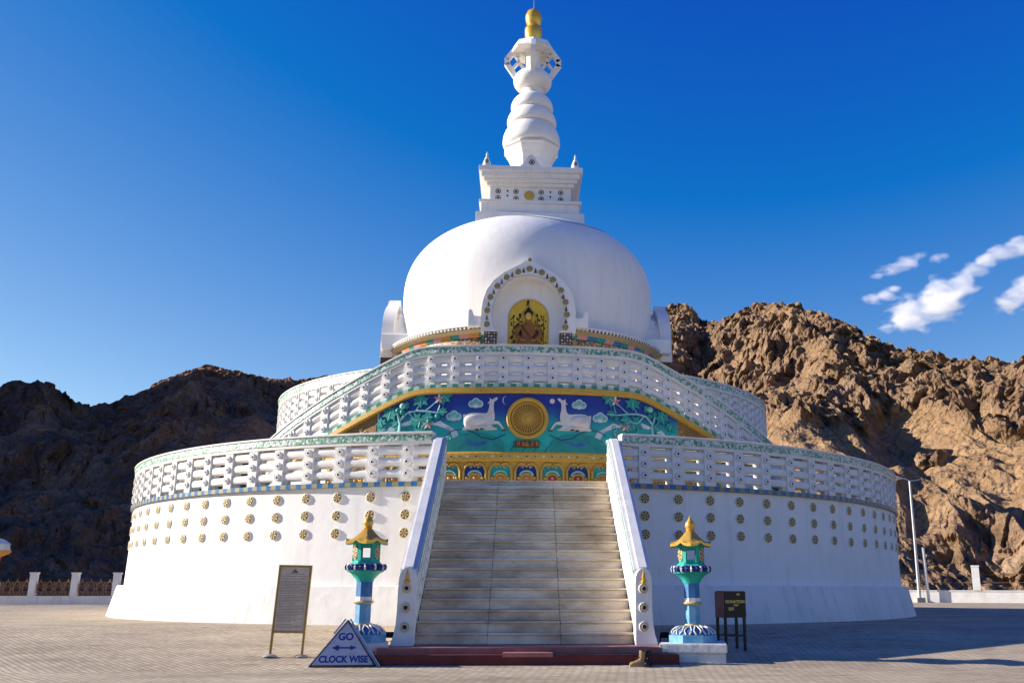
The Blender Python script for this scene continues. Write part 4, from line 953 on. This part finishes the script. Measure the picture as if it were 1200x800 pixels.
m.build('leaf_sprays', mat('dark_leaf_paint', (.03, .035, .02), .6), bp_)
m = MB(); m.lathe([(.70, -.3), (.85, .0), (.80, .12), (.62, .2)], 24); m.build('lotus_seat', M_gold, BU, smooth=40)
m = MB(); m.box(-1.2, 1.2, -.75, .9, -2.7, -.31); m.build('pedestal', M_white, BU)
# ------------------------------------------------------------------ things on the plaza
# red stepped platform in front of the stairs
t = tag(empty('entry_platform', (0, -22.6, -.5)), 'low dark red platform with a worn pink top at the foot of the stairs', 'platform')
m = MB(); m.box(-2.98, 3.06, -.42, .62, -.02, .335); m.build('upper_slab', M_pink, t, bevel=.012)
m = MB(); m.box(-3.05, 3.08, -.80, -.425, -.02, .215); m.build('front_slab', M_dkred, t, bevel=.012)
m = MB(); m.box(-.45, .55, -.815, -.45, .175, .255); m.build('tread_inset', M_pink, t, bevel=.01)

def lantern(loc, rz, label, wide):
    L = tag(empty('stone_lantern', loc, rz), label, 'lantern', 'painted stone lanterns flanking the stairs')
    hw = .69 if wide else .55
    m = MB(); m.box(-hw + .03, hw - .03, -hw + .03, hw - .03, -.1, .19); m.box(-hw, hw, -hw, hw, .191, .37); m.build('plinth_block', M_base, L, bevel=.02)
    o8 = R_(22.5)
    m = MB(); m.lathe([(.54, .371), (.54, .52), (.50, .53)], 8, rot=o8); m.build('base', M_lblue, L)
    m = MB(); m.lathe([(.47, .53), (.44, .60), (.36, .66), (.24, .70), (.19, .71)], 24, 0); pb = m.build('lotus_base', M_blue, L, smooth=40)
    m = MB()
    pr_ = lambda f: (np.interp(f, [0, .3, .6, 1], [.478, .452, .375, .25]), np.interp(f, [0, .3, .6, 1], [.545, .605, .672, .712]))
    for k in range(14):
        a = 2*math.pi*k/14
        P, P2 = [[(pr_(q/8)[0]*math.cos(a + sg*.20*math.cos(q/8*1.45)*(0.35 + .65*min(1, q/3))), pr_(q/8)[0]*math.sin(a + sg*.20*math.cos(q/8*1.45)*(0.35 + .65*min(1, q/3))), pr_(q/8)[1]) for q in range(9)] for sg in (-1, 1)]
        m.tube(P, .016, 5); m.tube(P2, .016, 5)
    m.build('petals', M_deer, pb)
    m = MB(); m.lathe([(.20, .69), (.215, .715), (.20, .745)], 20); m.build('gilt_ring', M_goldmed, L, smooth=50)
    m = MB(); m.lathe([(.172, .74), (.172, 1.14)], 8, rot=o8); m.lathe([(.178, 1.26), (.178, 1.58)], 8, 1, rot=o8); m.build('shaft', [M_lblue, M_blue], L)
    m = MB(); m.lathe([(.185, 1.18), (.185, 1.27)], 8, rot=o8); m.build('white_band', M_trim, L)
    m = MB(); m.lathe([(.17, 1.125), (.205, 1.135), (.22, 1.16), (.205, 1.185), (.17, 1.195)], 20); m.build('gilt_ring', M_goldmed, L, smooth=50)
    m = MB(); m.lathe([(.178, 1.57), (.20, 1.63), (.30, 1.74), (.385, 1.78), (.385, 1.80)], 12); m.build('capital', M_lgreen, L, smooth=35)
    m = MB(); m.lathe([(.30, 1.795), (.395, 1.80), (.41, 1.86), (.395, 1.92), (.30, 1.935)], 12, 0)
    for k in range(24):
        a = 2*math.pi*k/24
        m.tube([(.405*math.cos(a), .405*math.sin(a), 1.81), (.425*math.cos(a), .425*math.sin(a), 1.87), (.40*math.cos(a), .40*math.sin(a), 1.925)], .022, 6, 1 + (k % 2))
    m.build('petal_collar', [M_navy, M_deer, M_navy], L, smooth=50)
    # hexagonal lamp chamber: open windows and medallions on alternate faces
    ch = empty('chamber'); ch.parent = L
    m = MB(); m.lathe([(.33, 1.93), (.28, 1.98), (.28, 2.0)], 6); m.lathe([(.28, 2.33), (.30, 2.36), (.30, 2.40)], 6)
    for k in range(6):
        a = R_(60*k); Mk = Matrix.Rotation(a, 4, 'Z')
        m.box(.235, .282, -.04, .04, 1.99, 2.34, 0, Mk)
        am = a + R_(30); Mf = Matrix.Rotation(am + R_(90), 4, 'Z')
        ap = .28*math.cos(R_(30))
        if k in (1, 4):
            m.box(-.13, .13, -ap, -ap + .03, 1.99, 2.06, 0, Mf); m.box(-.13, .13, -ap, -ap + .03, 2.27, 2.34, 0, Mf)
        else:
            m.box(-.13, .13, -ap, -ap + .03, 1.99, 2.34, 0, Mf)
    m.build('chamber_wall', M_lgreen, ch)
    md = medallion_mb(.115, .03); f0 = None
    for k in (0, 2, 3, 5):
        am = R_(60*k + 30); ap = .28*math.cos(R_(30)) + .002
        if f0 is None: f0 = o = md.build('medallion', [M_goldmed, M_brown, M_goldmed], ch, smooth=40)
        else: o = dup(f0, ch)
        o.location = (ap*math.cos(am), ap*math.sin(am), 2.165); o.rotation_euler = (0, 0, am + R_(90)); o.scale = (.85, 1, 1.2)
    # roof with lifted corners
    m = MB(); seg = 36; rows = [(.0, .27), (.25, .30), (.5, .36), (.75, .415), (1.0, .455)]
    vs = []
    for q in range(9):
        f = q/8
        for k in range(seg):
            a = 2*math.pi*k/seg; d = abs(((a + R_(30)) % R_(60)) - R_(30))/R_(30)      # 0 on a face centre, 1 on a corner
            d = abs((math.degrees(a) % 60)/30 - 1)
            rad = .50*(math.cos(R_(30))/math.cos(R_(30)*(1 - d)))*(f**.9) + .075*(1 - f)
            z = 2.385 + .29*(1 - f)**1.8 + .075*d**3*f**3
            vs.append((rad*math.cos(a), rad*math.sin(a), z))
    fs = [(q*seg + k, q*seg + (k+1) % seg, (q+1)*seg + (k+1) % seg, (q+1)*seg + k) for q in range(8) for k in range(seg)]
    n0 = len(vs); vs += [(x*1.0, y*1.0, z - .055) for x, y, z in vs[8*seg:9*seg]] + [(x*.62, y*.62, 2.39) for x, y, z in vs[8*seg:9*seg]]
    fs += [(8*seg + k, 8*seg + (k+1) % seg, n0 + (k+1) % seg, n0 + k) for k in range(seg)] + [(n0 + k, n0 + (k+1) % seg, n0 + seg + (k+1) % seg, n0 + seg + k) for k in range(seg)]
    m.add(vs, fs, [0]*(8*seg + seg) + [1]*seg); rf = m.build('roof', [M_goldsh, M_teal], L, smooth=32)
    m = MB(); m.lathe([(.07, 2.65), (.10, 2.68), (.085, 2.71), (.115, 2.77), (.10, 2.84), (.05, 2.90), (.025, 2.95), (.001, 3.01)], 20); m.build('finial', M_goldsh, rf, smooth=50)
    return L
lantern((3.53, -22.45, -.47), R_(-10), 'teal and blue stone lantern with gilt roof beside the donation box, right of the stairs', True)
ll = lantern((-3.38, -22.4, -.45), R_(7), 'teal and blue stone lantern with gilt roof behind the triangular sign, left of the stairs', False)
ll.scale = (1, 1, 1.0)

def floodlight(loc, rz, lab):
    t = tag(empty('floodlight', loc, rz), lab, 'floodlight', 'small black floodlights by the lanterns')
    m = MB(); m.box(-.09, .09, -.05, .04, .07, .19); m.build('lamp_head', M_black, t, bevel=.012)
    m = MB(); m.box(-.11, -.095, -.02, .02, .0, .15); m.box(-.0949, .0949, -.02, .02, .0, .015); m.box(.095, .11, -.02, .02, .0, .15); m.build('yoke', M_black, t)
floodlight((-2.83, -22.25, -.08), R_(160), 'small black floodlight on the plinth right of the left lantern')
floodlight((2.98, -22.1, -.10), R_(200), 'small black floodlight on the plinth left of the right lantern')

# notice board
t = tag(empty('notice_board', (-4.93, -22.2, gz(-22.2))), 'tall weathered notice board of small print in a yellow wooden frame left of the lantern', 'notice board'); t.rotation_euler = (R_(-5), R_(1.0), R_(2))
for s in (-1, 1):
    m = MB(); m.box(s*.32 - .022, s*.32 + .022, -.03, .03, 0, .48); m.build('leg', M_wood, t)
    m = MB(); m.lathe([(.15, 0), (.15, .02), (.11, .05), (.05, .06)], 16, c=(s*.32, 0, 0)); m.build('foot', M_concrete, t, smooth=40)
m = MB()
m.box(-.342, -.298, -.035, .035, .48, 1.86); m.box(.298, .342, -.035, .035, .48, 1.86); m.box(-.2975, .2975, -.035, .035, .48, .52); m.box(-.2975, .2975, -.035, .035, 1.82, 1.86); m.build('frame', M_wood, t)
M_board = mat('weathered_board', (0.66, 0.52, 0.39), 0.7, col2=(0.52, 0.40, 0.30), scale=4)
M_ink = mat('faded_ink', (0.16, 0.125, 0.10), 0.8)
m = MB(); m.box(-.297, .297, -.02, .02, .521, 1.819); m.prism([(-.075, 1.70), (.075, 1.70), (.02, 1.76), (0, 1.79), (-.02, 1.76)], -.024, -.0201, mi=1); m.box(-.19, .19, -.0235, -.0201, 1.675, 1.683, 1)
z = 1.625
rr = random.Random(5)
while z > .56:
    x = -.265; end = .265 if rr.random() > .2 else rr.uniform(-.05, .2)
    while x < end:
        w = rr.uniform(.015, .06); x2 = min(x + w, end); m.box(x, x2, -.0232, -.0201, z, z + .009, 1); x = x2 + .012
    z -= .031 if rr.random() > .14 else .05
m.build('panel', [M_board, M_ink], t)

# triangular sign
t = tag(empty('direction_sign', (-3.52, -23.55, gz(-23.55))), 'grey triangular floor sign lettered GO CLOCK WISE with a double arrow', 'sign'); t.rotation_euler = (R_(-16), 0, R_(3)); t.scale = (.93, .96, .94)
M_sign = mat('sign_enamel', (0.46, 0.48, 0.56), 0.5, col2=(0.25, 0.27, 0.34), scale=2.5, lo=.45, hi=.8)
M_signink = mat('blue_lettering', (0.03, 0.04, 0.25), 0.6)
tri = [(-.67, .02), (.65, .02), (.02, .93)]
m = MB(); m.prism(tri, -.03, 0); pn = m.build('face', M_sign, t)
m = MB(); 
for a, b_ in ((0, 1), (1, 2), (2, 0)): m.tube([(tri[a][0], -.034, tri[a][1]), (tri[b_][0], -.034, tri[b_][1])], .012, 5)
m.build('edge', M_black, pn)
Mt = Matrix.Translation((0, -.033, 0)) @ Matrix.Rotation(R_(90), 4, 'X')
text_part('GO', .20, Matrix.Translation((.01, -.033, .60)) @ Matrix.Rotation(R_(90), 4, 'X'), M_signink, 'lettering', pn, .003, bold=.007)
text_part('CLOCK WISE', .185, Matrix.Translation((.0, -.033, .145)) @ Matrix.Rotation(R_(90), 4, 'X'), M_signink, 'lettering', pn, .003, sx=.92, bold=.007)
m = MB(); m.prism([(-.26, .38), (-.12, .44), (-.12, .395), (.12, .395), (.12, .43), (.25, .38), (.20, .365), (.12, .33), (.12, .365), (-.12, .365), (-.12, .32)], -.037, -.03); m.build('arrow', M_signink, pn)
m = MB()
def plank(mb, a, b_, y0, y1, th, mi=0):
    (x0, z0), (x1, z1) = a, b_; d = Vector((x1 - x0, z1 - z0)).normalized(); n = Vector((-d.y, d.x))*th
    mb.prism([(x0, z0), (x1, z1), (x1 - n.x, z1 - n.y), (x0 - n.x, z0 - n.y)], y0, y1, mi=mi)
plank(m, (.02, .955), (.70, .0), .0, .36, -.018); plank(m, (.02, .955), (-.70, .0), .0, .36, .018); m.build('side_plates', M_steel, t)
m = MB(); plank(m, (.055, .965), (.74, .0), -.035, .02, -.028); plank(m, (-.02, .965), (-.24, .655), -.035, .02, .028); plank(m, (.045, .975), (.74, .0), .345, .40, -.028); m.build('angle_iron', M_steel, t)
m = MB(); m.box(-.62, .62, .34, .36, .0, .05); m.build('back_rail', M_steel, t)

# donation box
t = tag(empty('donation_box', (4.62, -21.3, gz(-21.3))), 'black donation box on four thin legs with yellow lettering, right of the right lantern', 'donation box', None); t.rotation_euler = (0, 0, R_(15))
M_dbox = mat('black_box_paint', (0.02, 0.016, 0.015), 0.45); M_let = mat('yellow_lettering', (0.80, 0.58, 0.14), 0.6); M_side = mat('reddish_plywood', (0.36, 0.16, 0.12), 0.6, col2=(0.28, 0.11, 0.08), scale=5)
m = MB(); m.box(-.27, .27, -.20, .26, .70, 1.26); bx = m.build('box', M_dbox, t, bevel=.008)
m = MB(); m.box(-.275, -.2705, -.19, .25, .71, 1.25); m.box(-.26, .26, -.18, .24, 1.2605, 1.275); m.build('plywood', M_side, bx)
for i, (sx, sy) in enumerate(((-1, -1), (1, -1), (-1, 1), (1, 1))):
    m = MB(); m.box(sx*.235 - .026, sx*.235 + .026, .03 + sy*.19 - .026, .03 + sy*.19 + .026, 0, .70); m.build('leg', M_dbox, t)
m = MB(); m.box(-.21, .21, -.175, -.145, .30, .335); m.box(-.21, .21, .205, .235, .30, .335); m.build('stretcher', M_dbox, t)
R90 = Matrix.Rotation(R_(90), 4, 'X')
text_part('DONATION', .088, Matrix.Translation((0, -.203, 1.04)) @ R90, M_let, 'lettering', bx, .003, bold=.003)
text_part('BOX', .055, Matrix.Translation((.02, -.203, .965)) @ R90, M_let, 'lettering', bx, .003, bold=.003)
text_part('दान', .10, Matrix.Translation((-.10, -.203, .885)) @ R90, M_let, 'lettering', bx, .003, bold=.003)
text_part('राजु', .05, Matrix.Translation((.08, -.203, 1.20)) @ R90, M_let, 'lettering', bx, .003, bold=.003)
m = MB(); m.box(.271, .286, -.17, -.12, .82, .90); m.lathe([(.012, 0), (.03, .01), (.03, .04), (.012, .05)], 10, c=(.30, -.145, .78)); m.build('padlock', M_steel, bx)

# boots left by the platform
def boot(loc, rz, mt, sole, lab):
    t = tag(empty('boot', loc, rz), lab, 'boot')
    m = MB()
    secs = [(-.15, .0, .045, .035), (-.12, .0, .052, .05), (-.05, 0, .055, .075), (.02, 0, .052, .10)]
    rings = []
    for (x, cz, hw, hh) in [(-.165, .05, .03, .02), (-.14, .05, .05, .035), (-.08, .055, .055, .045), (-.02, .065, .053, .06), (.04, .085, .05, .085)]:
        rings.append([(x, hw*math.cos(2*math.pi*k/12), cz + hh*math.sin(2*math.pi*k/12)) for k in range(12)])
    for (x, z, hx, hw) in [(.075, .17, .06, .05), (.08, .23, .058, .052), (.082, .29, .06, .055)]:
        rings.append([(x - hx*math.sin(2*math.pi*k/12), hw*math.cos(2*math.pi*k/12), z + .02*math.sin(2*math.pi*k/12)) for k in range(12)])
    vs = [p for r in rings for p in r]; n = len(rings)
    m.add(vs, [(i*12 + k, i*12 + (k+1) % 12, (i+1)*12 + (k+1) % 12, (i+1)*12 + k) for i in range(n-1) for k in range(12)] + [tuple(range(12))])
    m.ball((.085, 0, .075), .06, 0, 10, 6, (1, .9, 1.1)); m.build('upper', mt, t, smooth=60)
    m = MB(); m.prism([(-.175, 0.0), (-.17, .035), (.03, .035), (.05, .045), (.145, .045), (.145, 0), (.06, 0), (.05, .015), (.03, .015), (.02, 0)], -.055, .055); m.build('sole', sole, t, bevel=.006)
    m = MB()
    for k in range(5): m.tube([(-.03 + .018*k, -.04, .125 + .032*k), (-.035 + .018*k, 0, .137 + .032*k), (-.03 + .018*k, .04, .125 + .032*k)], .006, 5)
    m.build('laces', M_dkred, t)
M_leather = mat('tan_suede', (0.36, 0.24, 0.12), 0.85, col2=(0.25, 0.15, 0.07), scale=12)
boot((2.22, -23.62, gz(-23.62)), R_(0), M_leather, mat('crepe_sole', (0.40, 0.30, 0.18), .9), 'tan lace-up ankle boot standing before the red platform')
boot((2.42, -23.60, gz(-23.6)), R_(70), M_black, M_black, 'black ankle boot standing right behind the tan one')

# ---- left boundary fence with iron lattice
def pillar_mb(w, h):
    m = MB(); m.box(-w/2, w/2, -w/2, w/2, 0, h - .10); m.box(-w/2 - .03, w/2 + .03, -w/2 - .03, w/2 + .03, h - .0995, h); return m
YL = 17.4
t = tag(empty('lattice_fence', (-28, YL, 0)), 'low white wall with white pillars and rusty iron lattice panels left of the stupa', 'fence')
m = MB(); m.box(-22, 8, -.15, .15, -.3, .42); m.box(-22, 8, -.19, .19, .421, .49); m.build('wall', M_base, t)
px_ = [-29.27 + 2.42*k for k in range(-5, 5)]
p0 = None
for x in px_:
    if p0 is None: p0 = o = pillar_mb(.36, 1.37).build('pillar', M_trim, t)
    else: o = dup(p0, t)
    o.location = (x + 28, 0, .491)
m = MB(); xs = [-.80, -.27, .27, .80]
for xc in xs:
    for s in (-1, 1):
        m.tube([(xc + s*.03 + s*.20*math.sin(q/12*math.pi), 0, .03 + .80*q/12 - 0) for q in range(13)], .028, 5)
        m.tube([(xc + s*(.10 + .085*math.cos(q*.62 + 1.2)*(1 - q/14)), -.01, .20 + .085*math.sin(q*.62 + 1.2)*(1 - q/14)) for q in range(11)], .022, 5)
        m.tube([(xc + s*(.10 + .085*math.cos(q*.62 + 1.2)*(1 - q/14)), -.01, .56 + .085*math.sin(q*.62 + 1.2)*(1 - q/14)) for q in range(11)], .022, 5)
        m.tube([(xc + s*.265, 0, .02), (xc + s*.16, 0, .42), (xc + s*.265, 0, .80)], .022, 5)
    m.lathe([(.03, .80), (.045, .86), (.001, 1.0)], 6, c=(xc, 0, 0))
m.tube([(-1.0, 0, .04), (1.0, 0, .04)], .018, 5); m.tube([(-1.0, 0, .42), (1.0, 0, .42)], .014, 5); m.tube([(-1.0, 0, .79), (1.0, 0, .79)], .016, 5)
p0 = None
for a, b_ in zip(px_[:-1], px_[1:]):
    if p0 is None: p0 = o = m.build('lattice_panel', M_rust, t)
    else: o = dup(p0, t)
    o.location = ((a + b_)/2 + 28, 0, .50)
# painted post at the far left
t = tag(empty('painted_post', (-29.9, 13.6, 0)), 'tapering white post with orange collar, blue panel and pale lantern cap at the left edge', 'post')
m = MB(); m.lathe([(.62, 0), (.60, 1.2), (.40, 1.9), (.34, 2.35)], 8, rot=R_(22.5)); m.build('shaft', M_trim, t)
m = MB(); m.lathe([(.34, 2.34), (.44, 2.46), (.44, 2.62), (.56, 2.72)], 8, lambda j: (0, 1, 0)[j], rot=R_(22.5)); m.build('collar', [M_orange, M_red], t)
m = MB(); m.lathe([(.56, 2.72), (.80, 2.80), (.92, 2.94), (.90, 3.0)], 8, lambda j: (1, 0, 0)[j], rot=R_(22.5)); m.build('eaves', [M_orange, M_yellow], t)
m = MB(); m.box(-.42, .1, -.75, .5, 3.0, 3.5); m.build('blue_panel', M_lblue, t)
m = MB(); m.lathe([(.85, 3.0), (.78, 3.32), (.86, 3.36), (.5, 3.6), (.1, 3.7)], 8, rot=R_(22.5)); m.build('cap', mat('pale_cap', (.45, .52, .52), .4), t)

# ---- right boundary wall with wires
YR = 28.0
t = tag(empty('boundary_wall', (29.6, YR, 0), R_(-25)), 'low white boundary wall with a white pillar and wires right of the stupa', 'wall')
m = MB(); m.box(-9, 44, -.18, .18, -.3, .80); m.box(-9, 44, -.22, .22, .801, .88); m.build('wall', M_trim, t)
p0 = None
for x in (-3.6, 4.2, 12.0, 19.8, 27.6, 35.4):
    if p0 is None: p0 = o = pillar_mb(.52, 1.78).build('pillar', M_trim, t)
    else: o = dup(p0, t)
    o.location = (x, 0, .881)
for z in (1.45, 2.02):
    m = MB(); m.tube([(-8 + 1.0*k, 0, z - .03*math.sin((k*1.0 % 8.2)/8.2*math.pi)) for k in range(46)], .014, 5); m.build('wire', M_rust, t)
# lamp post standing on the wall's inner edge
t = tag(empty('street_lamp', (29.45, YR - .75, 0)), 'tall slim grey street lamp by the right boundary wall', 'street lamp')
m = MB(); m.tube([(0, 0, .3), (0, 0, 4.5), (-.02, 0, 9.0)], .13, 12, 0, .075); m.build('pole', M_steel, t, smooth=50)
m = MB(); m.box(-.32, .32, -.3, .3, -.05, .34); m.build('base', M_concrete, t, bevel=.02)
m = MB(); m.tube([(-.02, 0, 8.95), (-.35, -.1, 9.1), (-.75, -.2, 9.12)], .04, 8); m.tube([(-.02, 0, 8.95), (.4, .1, 9.0), (.9, .2, 9.1)], .035, 8); m.build('arm', M_steel, t)
m = MB(); m.box(-1.35, -.70, -.32, -.08, 9.06, 9.17); m.build('lamp_head', M_grey, t, bevel=.02)
t = tag(empty('pipe_post', (30.1, YR - .85, 0)), 'short white pipe post right beside the street lamp', 'post')
m = MB(); m.tube([(0, 0, 0), (-.12, 0, 3.9)], .11, 10); m.build('pipe', M_trim, t, smooth=50)
m = MB(); m.lathe([(.13, 3.88), (.13, 3.98), (.05, 4.02)], 10, c=(-.12, 0, 0)); m.build('pipe_cap', M_steel, t)

# ---- clouds over the right hill
def cloud(label, blobs, dist, dens, seed):
    """a bank of vapour: a closed hull filled with an uneven volume that thins out towards the rim"""
    bm = bmesh.new(); cs = []
    for (az, te, ra, rv) in blobs:
        a = R_(az); c = Vector((CX + dist*math.sin(a), CY + dist*math.cos(a), EYE + dist*te)); ra *= 1.45; rv *= 1.25
        cs.append((c, dist*ra, dist*rv))
        bmesh.ops.create_icosphere(bm, subdivisions=2, radius=1.45, matrix=Matrix.Translation(c) @ Matrix.Diagonal((dist*ra, dist*ra, dist*rv, 1)))
    hull = bmesh.ops.convex_hull(bm, input=bm.verts)
    bmesh.ops.delete(bm, geom=[g for g in set(hull['geom_interior'] + hull['geom_unused']) if isinstance(g, bmesh.types.BMVert)], context='VERTS')
    me = bpy.data.meshes.new('cloud'); bm.to_mesh(me); bm.free()
    m = bpy.data.materials.new('vapour'); m.use_nodes = True; nt = m.node_tree
    nt.nodes.remove(nt.nodes['Principled BSDF']); out = nt.nodes['Material Output']
    v = nt.nodes.new('ShaderNodeVolumePrincipled'); v.inputs['Color'].default_value = (.995, .995, .995, 1); v.inputs['Anisotropy'].default_value = .2
    tc = nt.nodes.new('ShaderNodeTexCoord'); last = None
    def M_(op, a_, b_):
        n = nt.nodes.new('ShaderNodeMath'); n.operation = op
        for i, q in enumerate((a_, b_)):
            if isinstance(q, (int, float)): n.inputs[i].default_value = q
            else: nt.links.new(q, n.inputs[i])
        return n.outputs[0]
    for c, ra, rv in cs:
        mp = nt.nodes.new('ShaderNodeVectorMath'); mp.operation = 'SUBTRACT'; mp.inputs[1].default_value = c; nt.links.new(tc.outputs['Object'], mp.inputs[0])
        dv = nt.nodes.new('ShaderNodeVectorMath'); dv.operation = 'DIVIDE'; dv.inputs[1].default_value = (ra, ra, rv); nt.links.new(mp.outputs[0], dv.inputs[0])
        ln = nt.nodes.new('ShaderNodeVectorMath'); ln.operation = 'LENGTH'; nt.links.new(dv.outputs[0], ln.inputs[0])
        f = M_('SUBTRACT', 1.0, ln.outputs['Value']); last = f if last is None else M_('SMOOTH_MAX', last, f)
        if last is not f: last.node.inputs[2].default_value = 0.35
    mp = nt.nodes.new('ShaderNodeMapping'); mp.inputs['Location'].default_value = (seed*3.7, seed*2, seed*3); mp.inputs['Scale'].default_value = (.75/dist, .75/dist, 1.5/dist); nt.links.new(tc.outputs['Object'], mp.inputs[0])
    n = nt.nodes.new('ShaderNodeTexNoise'); n.inputs['Scale'].default_value = 46; n.inputs['Detail'].default_value = 9; n.inputs['Roughness'].default_value = .60; nt.links.new(mp.outputs[0], n.inputs['Vector'])
    k = M_('ADD', M_('MULTIPLY', last, 1.0), M_('MULTIPLY', M_('SUBTRACT', n.outputs['Fac'], 0.53), 3.6))
    mr = nt.nodes.new('ShaderNodeMapRange'); mr.inputs['From Min'].default_value = 0.0; mr.inputs['From Max'].default_value = 1.15; mr.inputs['To Max'].default_value = dens/dist; nt.links.new(k, mr.inputs[0])
    nt.links.new(mr.outputs[0], v.inputs['Density']); nt.links.new(v.outputs[0], out.inputs['Volume'])
    me.materials.append(m)
    o = bpy.data.objects.new('cloud', me); COL.objects.link(o)
    tag(o, label, 'cloud', 'white clouds above the right hill')
    return o
D = 2400
cloud('largest white cloud, a long bank rising to the right', [(22.4, .2665, .010, .006), (23.1, .270, .014, .010), (24.0, .277, .017, .014), (24.9, .284, .018, .015), (25.8, .294, .016, .014), (26.6, .305, .013, .011), (27.3, .317, .010, .007), (28.2, .326, .010, .006), (29.2, .330, .011, .006), (30.2, .335, .012, .007)], D, 230, 1.0)
cloud('wispy cloud slanting above the long white bank', [(22.1, .322, .006, .003), (22.8, .329, .009, .006), (23.6, .334, .010, .006), (24.5, .340, .008, .004)], D, 100, 2.0)
cloud('small tufted cloud left of the long white bank', [(21.6, .298, .008, .007), (22.2, .301, .008, .006), (22.9, .307, .006, .004)], D, 150, 3.0)
cloud('tiny puff of cloud between the wisp and the right edge', [(25.4, .3355, .005, .0035), (25.8, .337, .005, .003)], D, 90, 4.0)
cloud('broken cloud at the right edge below the long bank', [(28.9, .280, .010, .008), (29.6, .284, .012, .010), (30.3, .290, .014, .012), (31.2, .296, .014, .011)], D, 150, 5.0)
SC.cycles.volume_bounces = 4; SC.cycles.volume_step_rate = 4.0; SC.cycles.volume_max_steps = 128
SC.cycles.max_bounces = 10; SC.cycles.diffuse_bounces = 4; SC.cycles.transparent_max_bounces = 16
SC.cycles.use_denoising = True
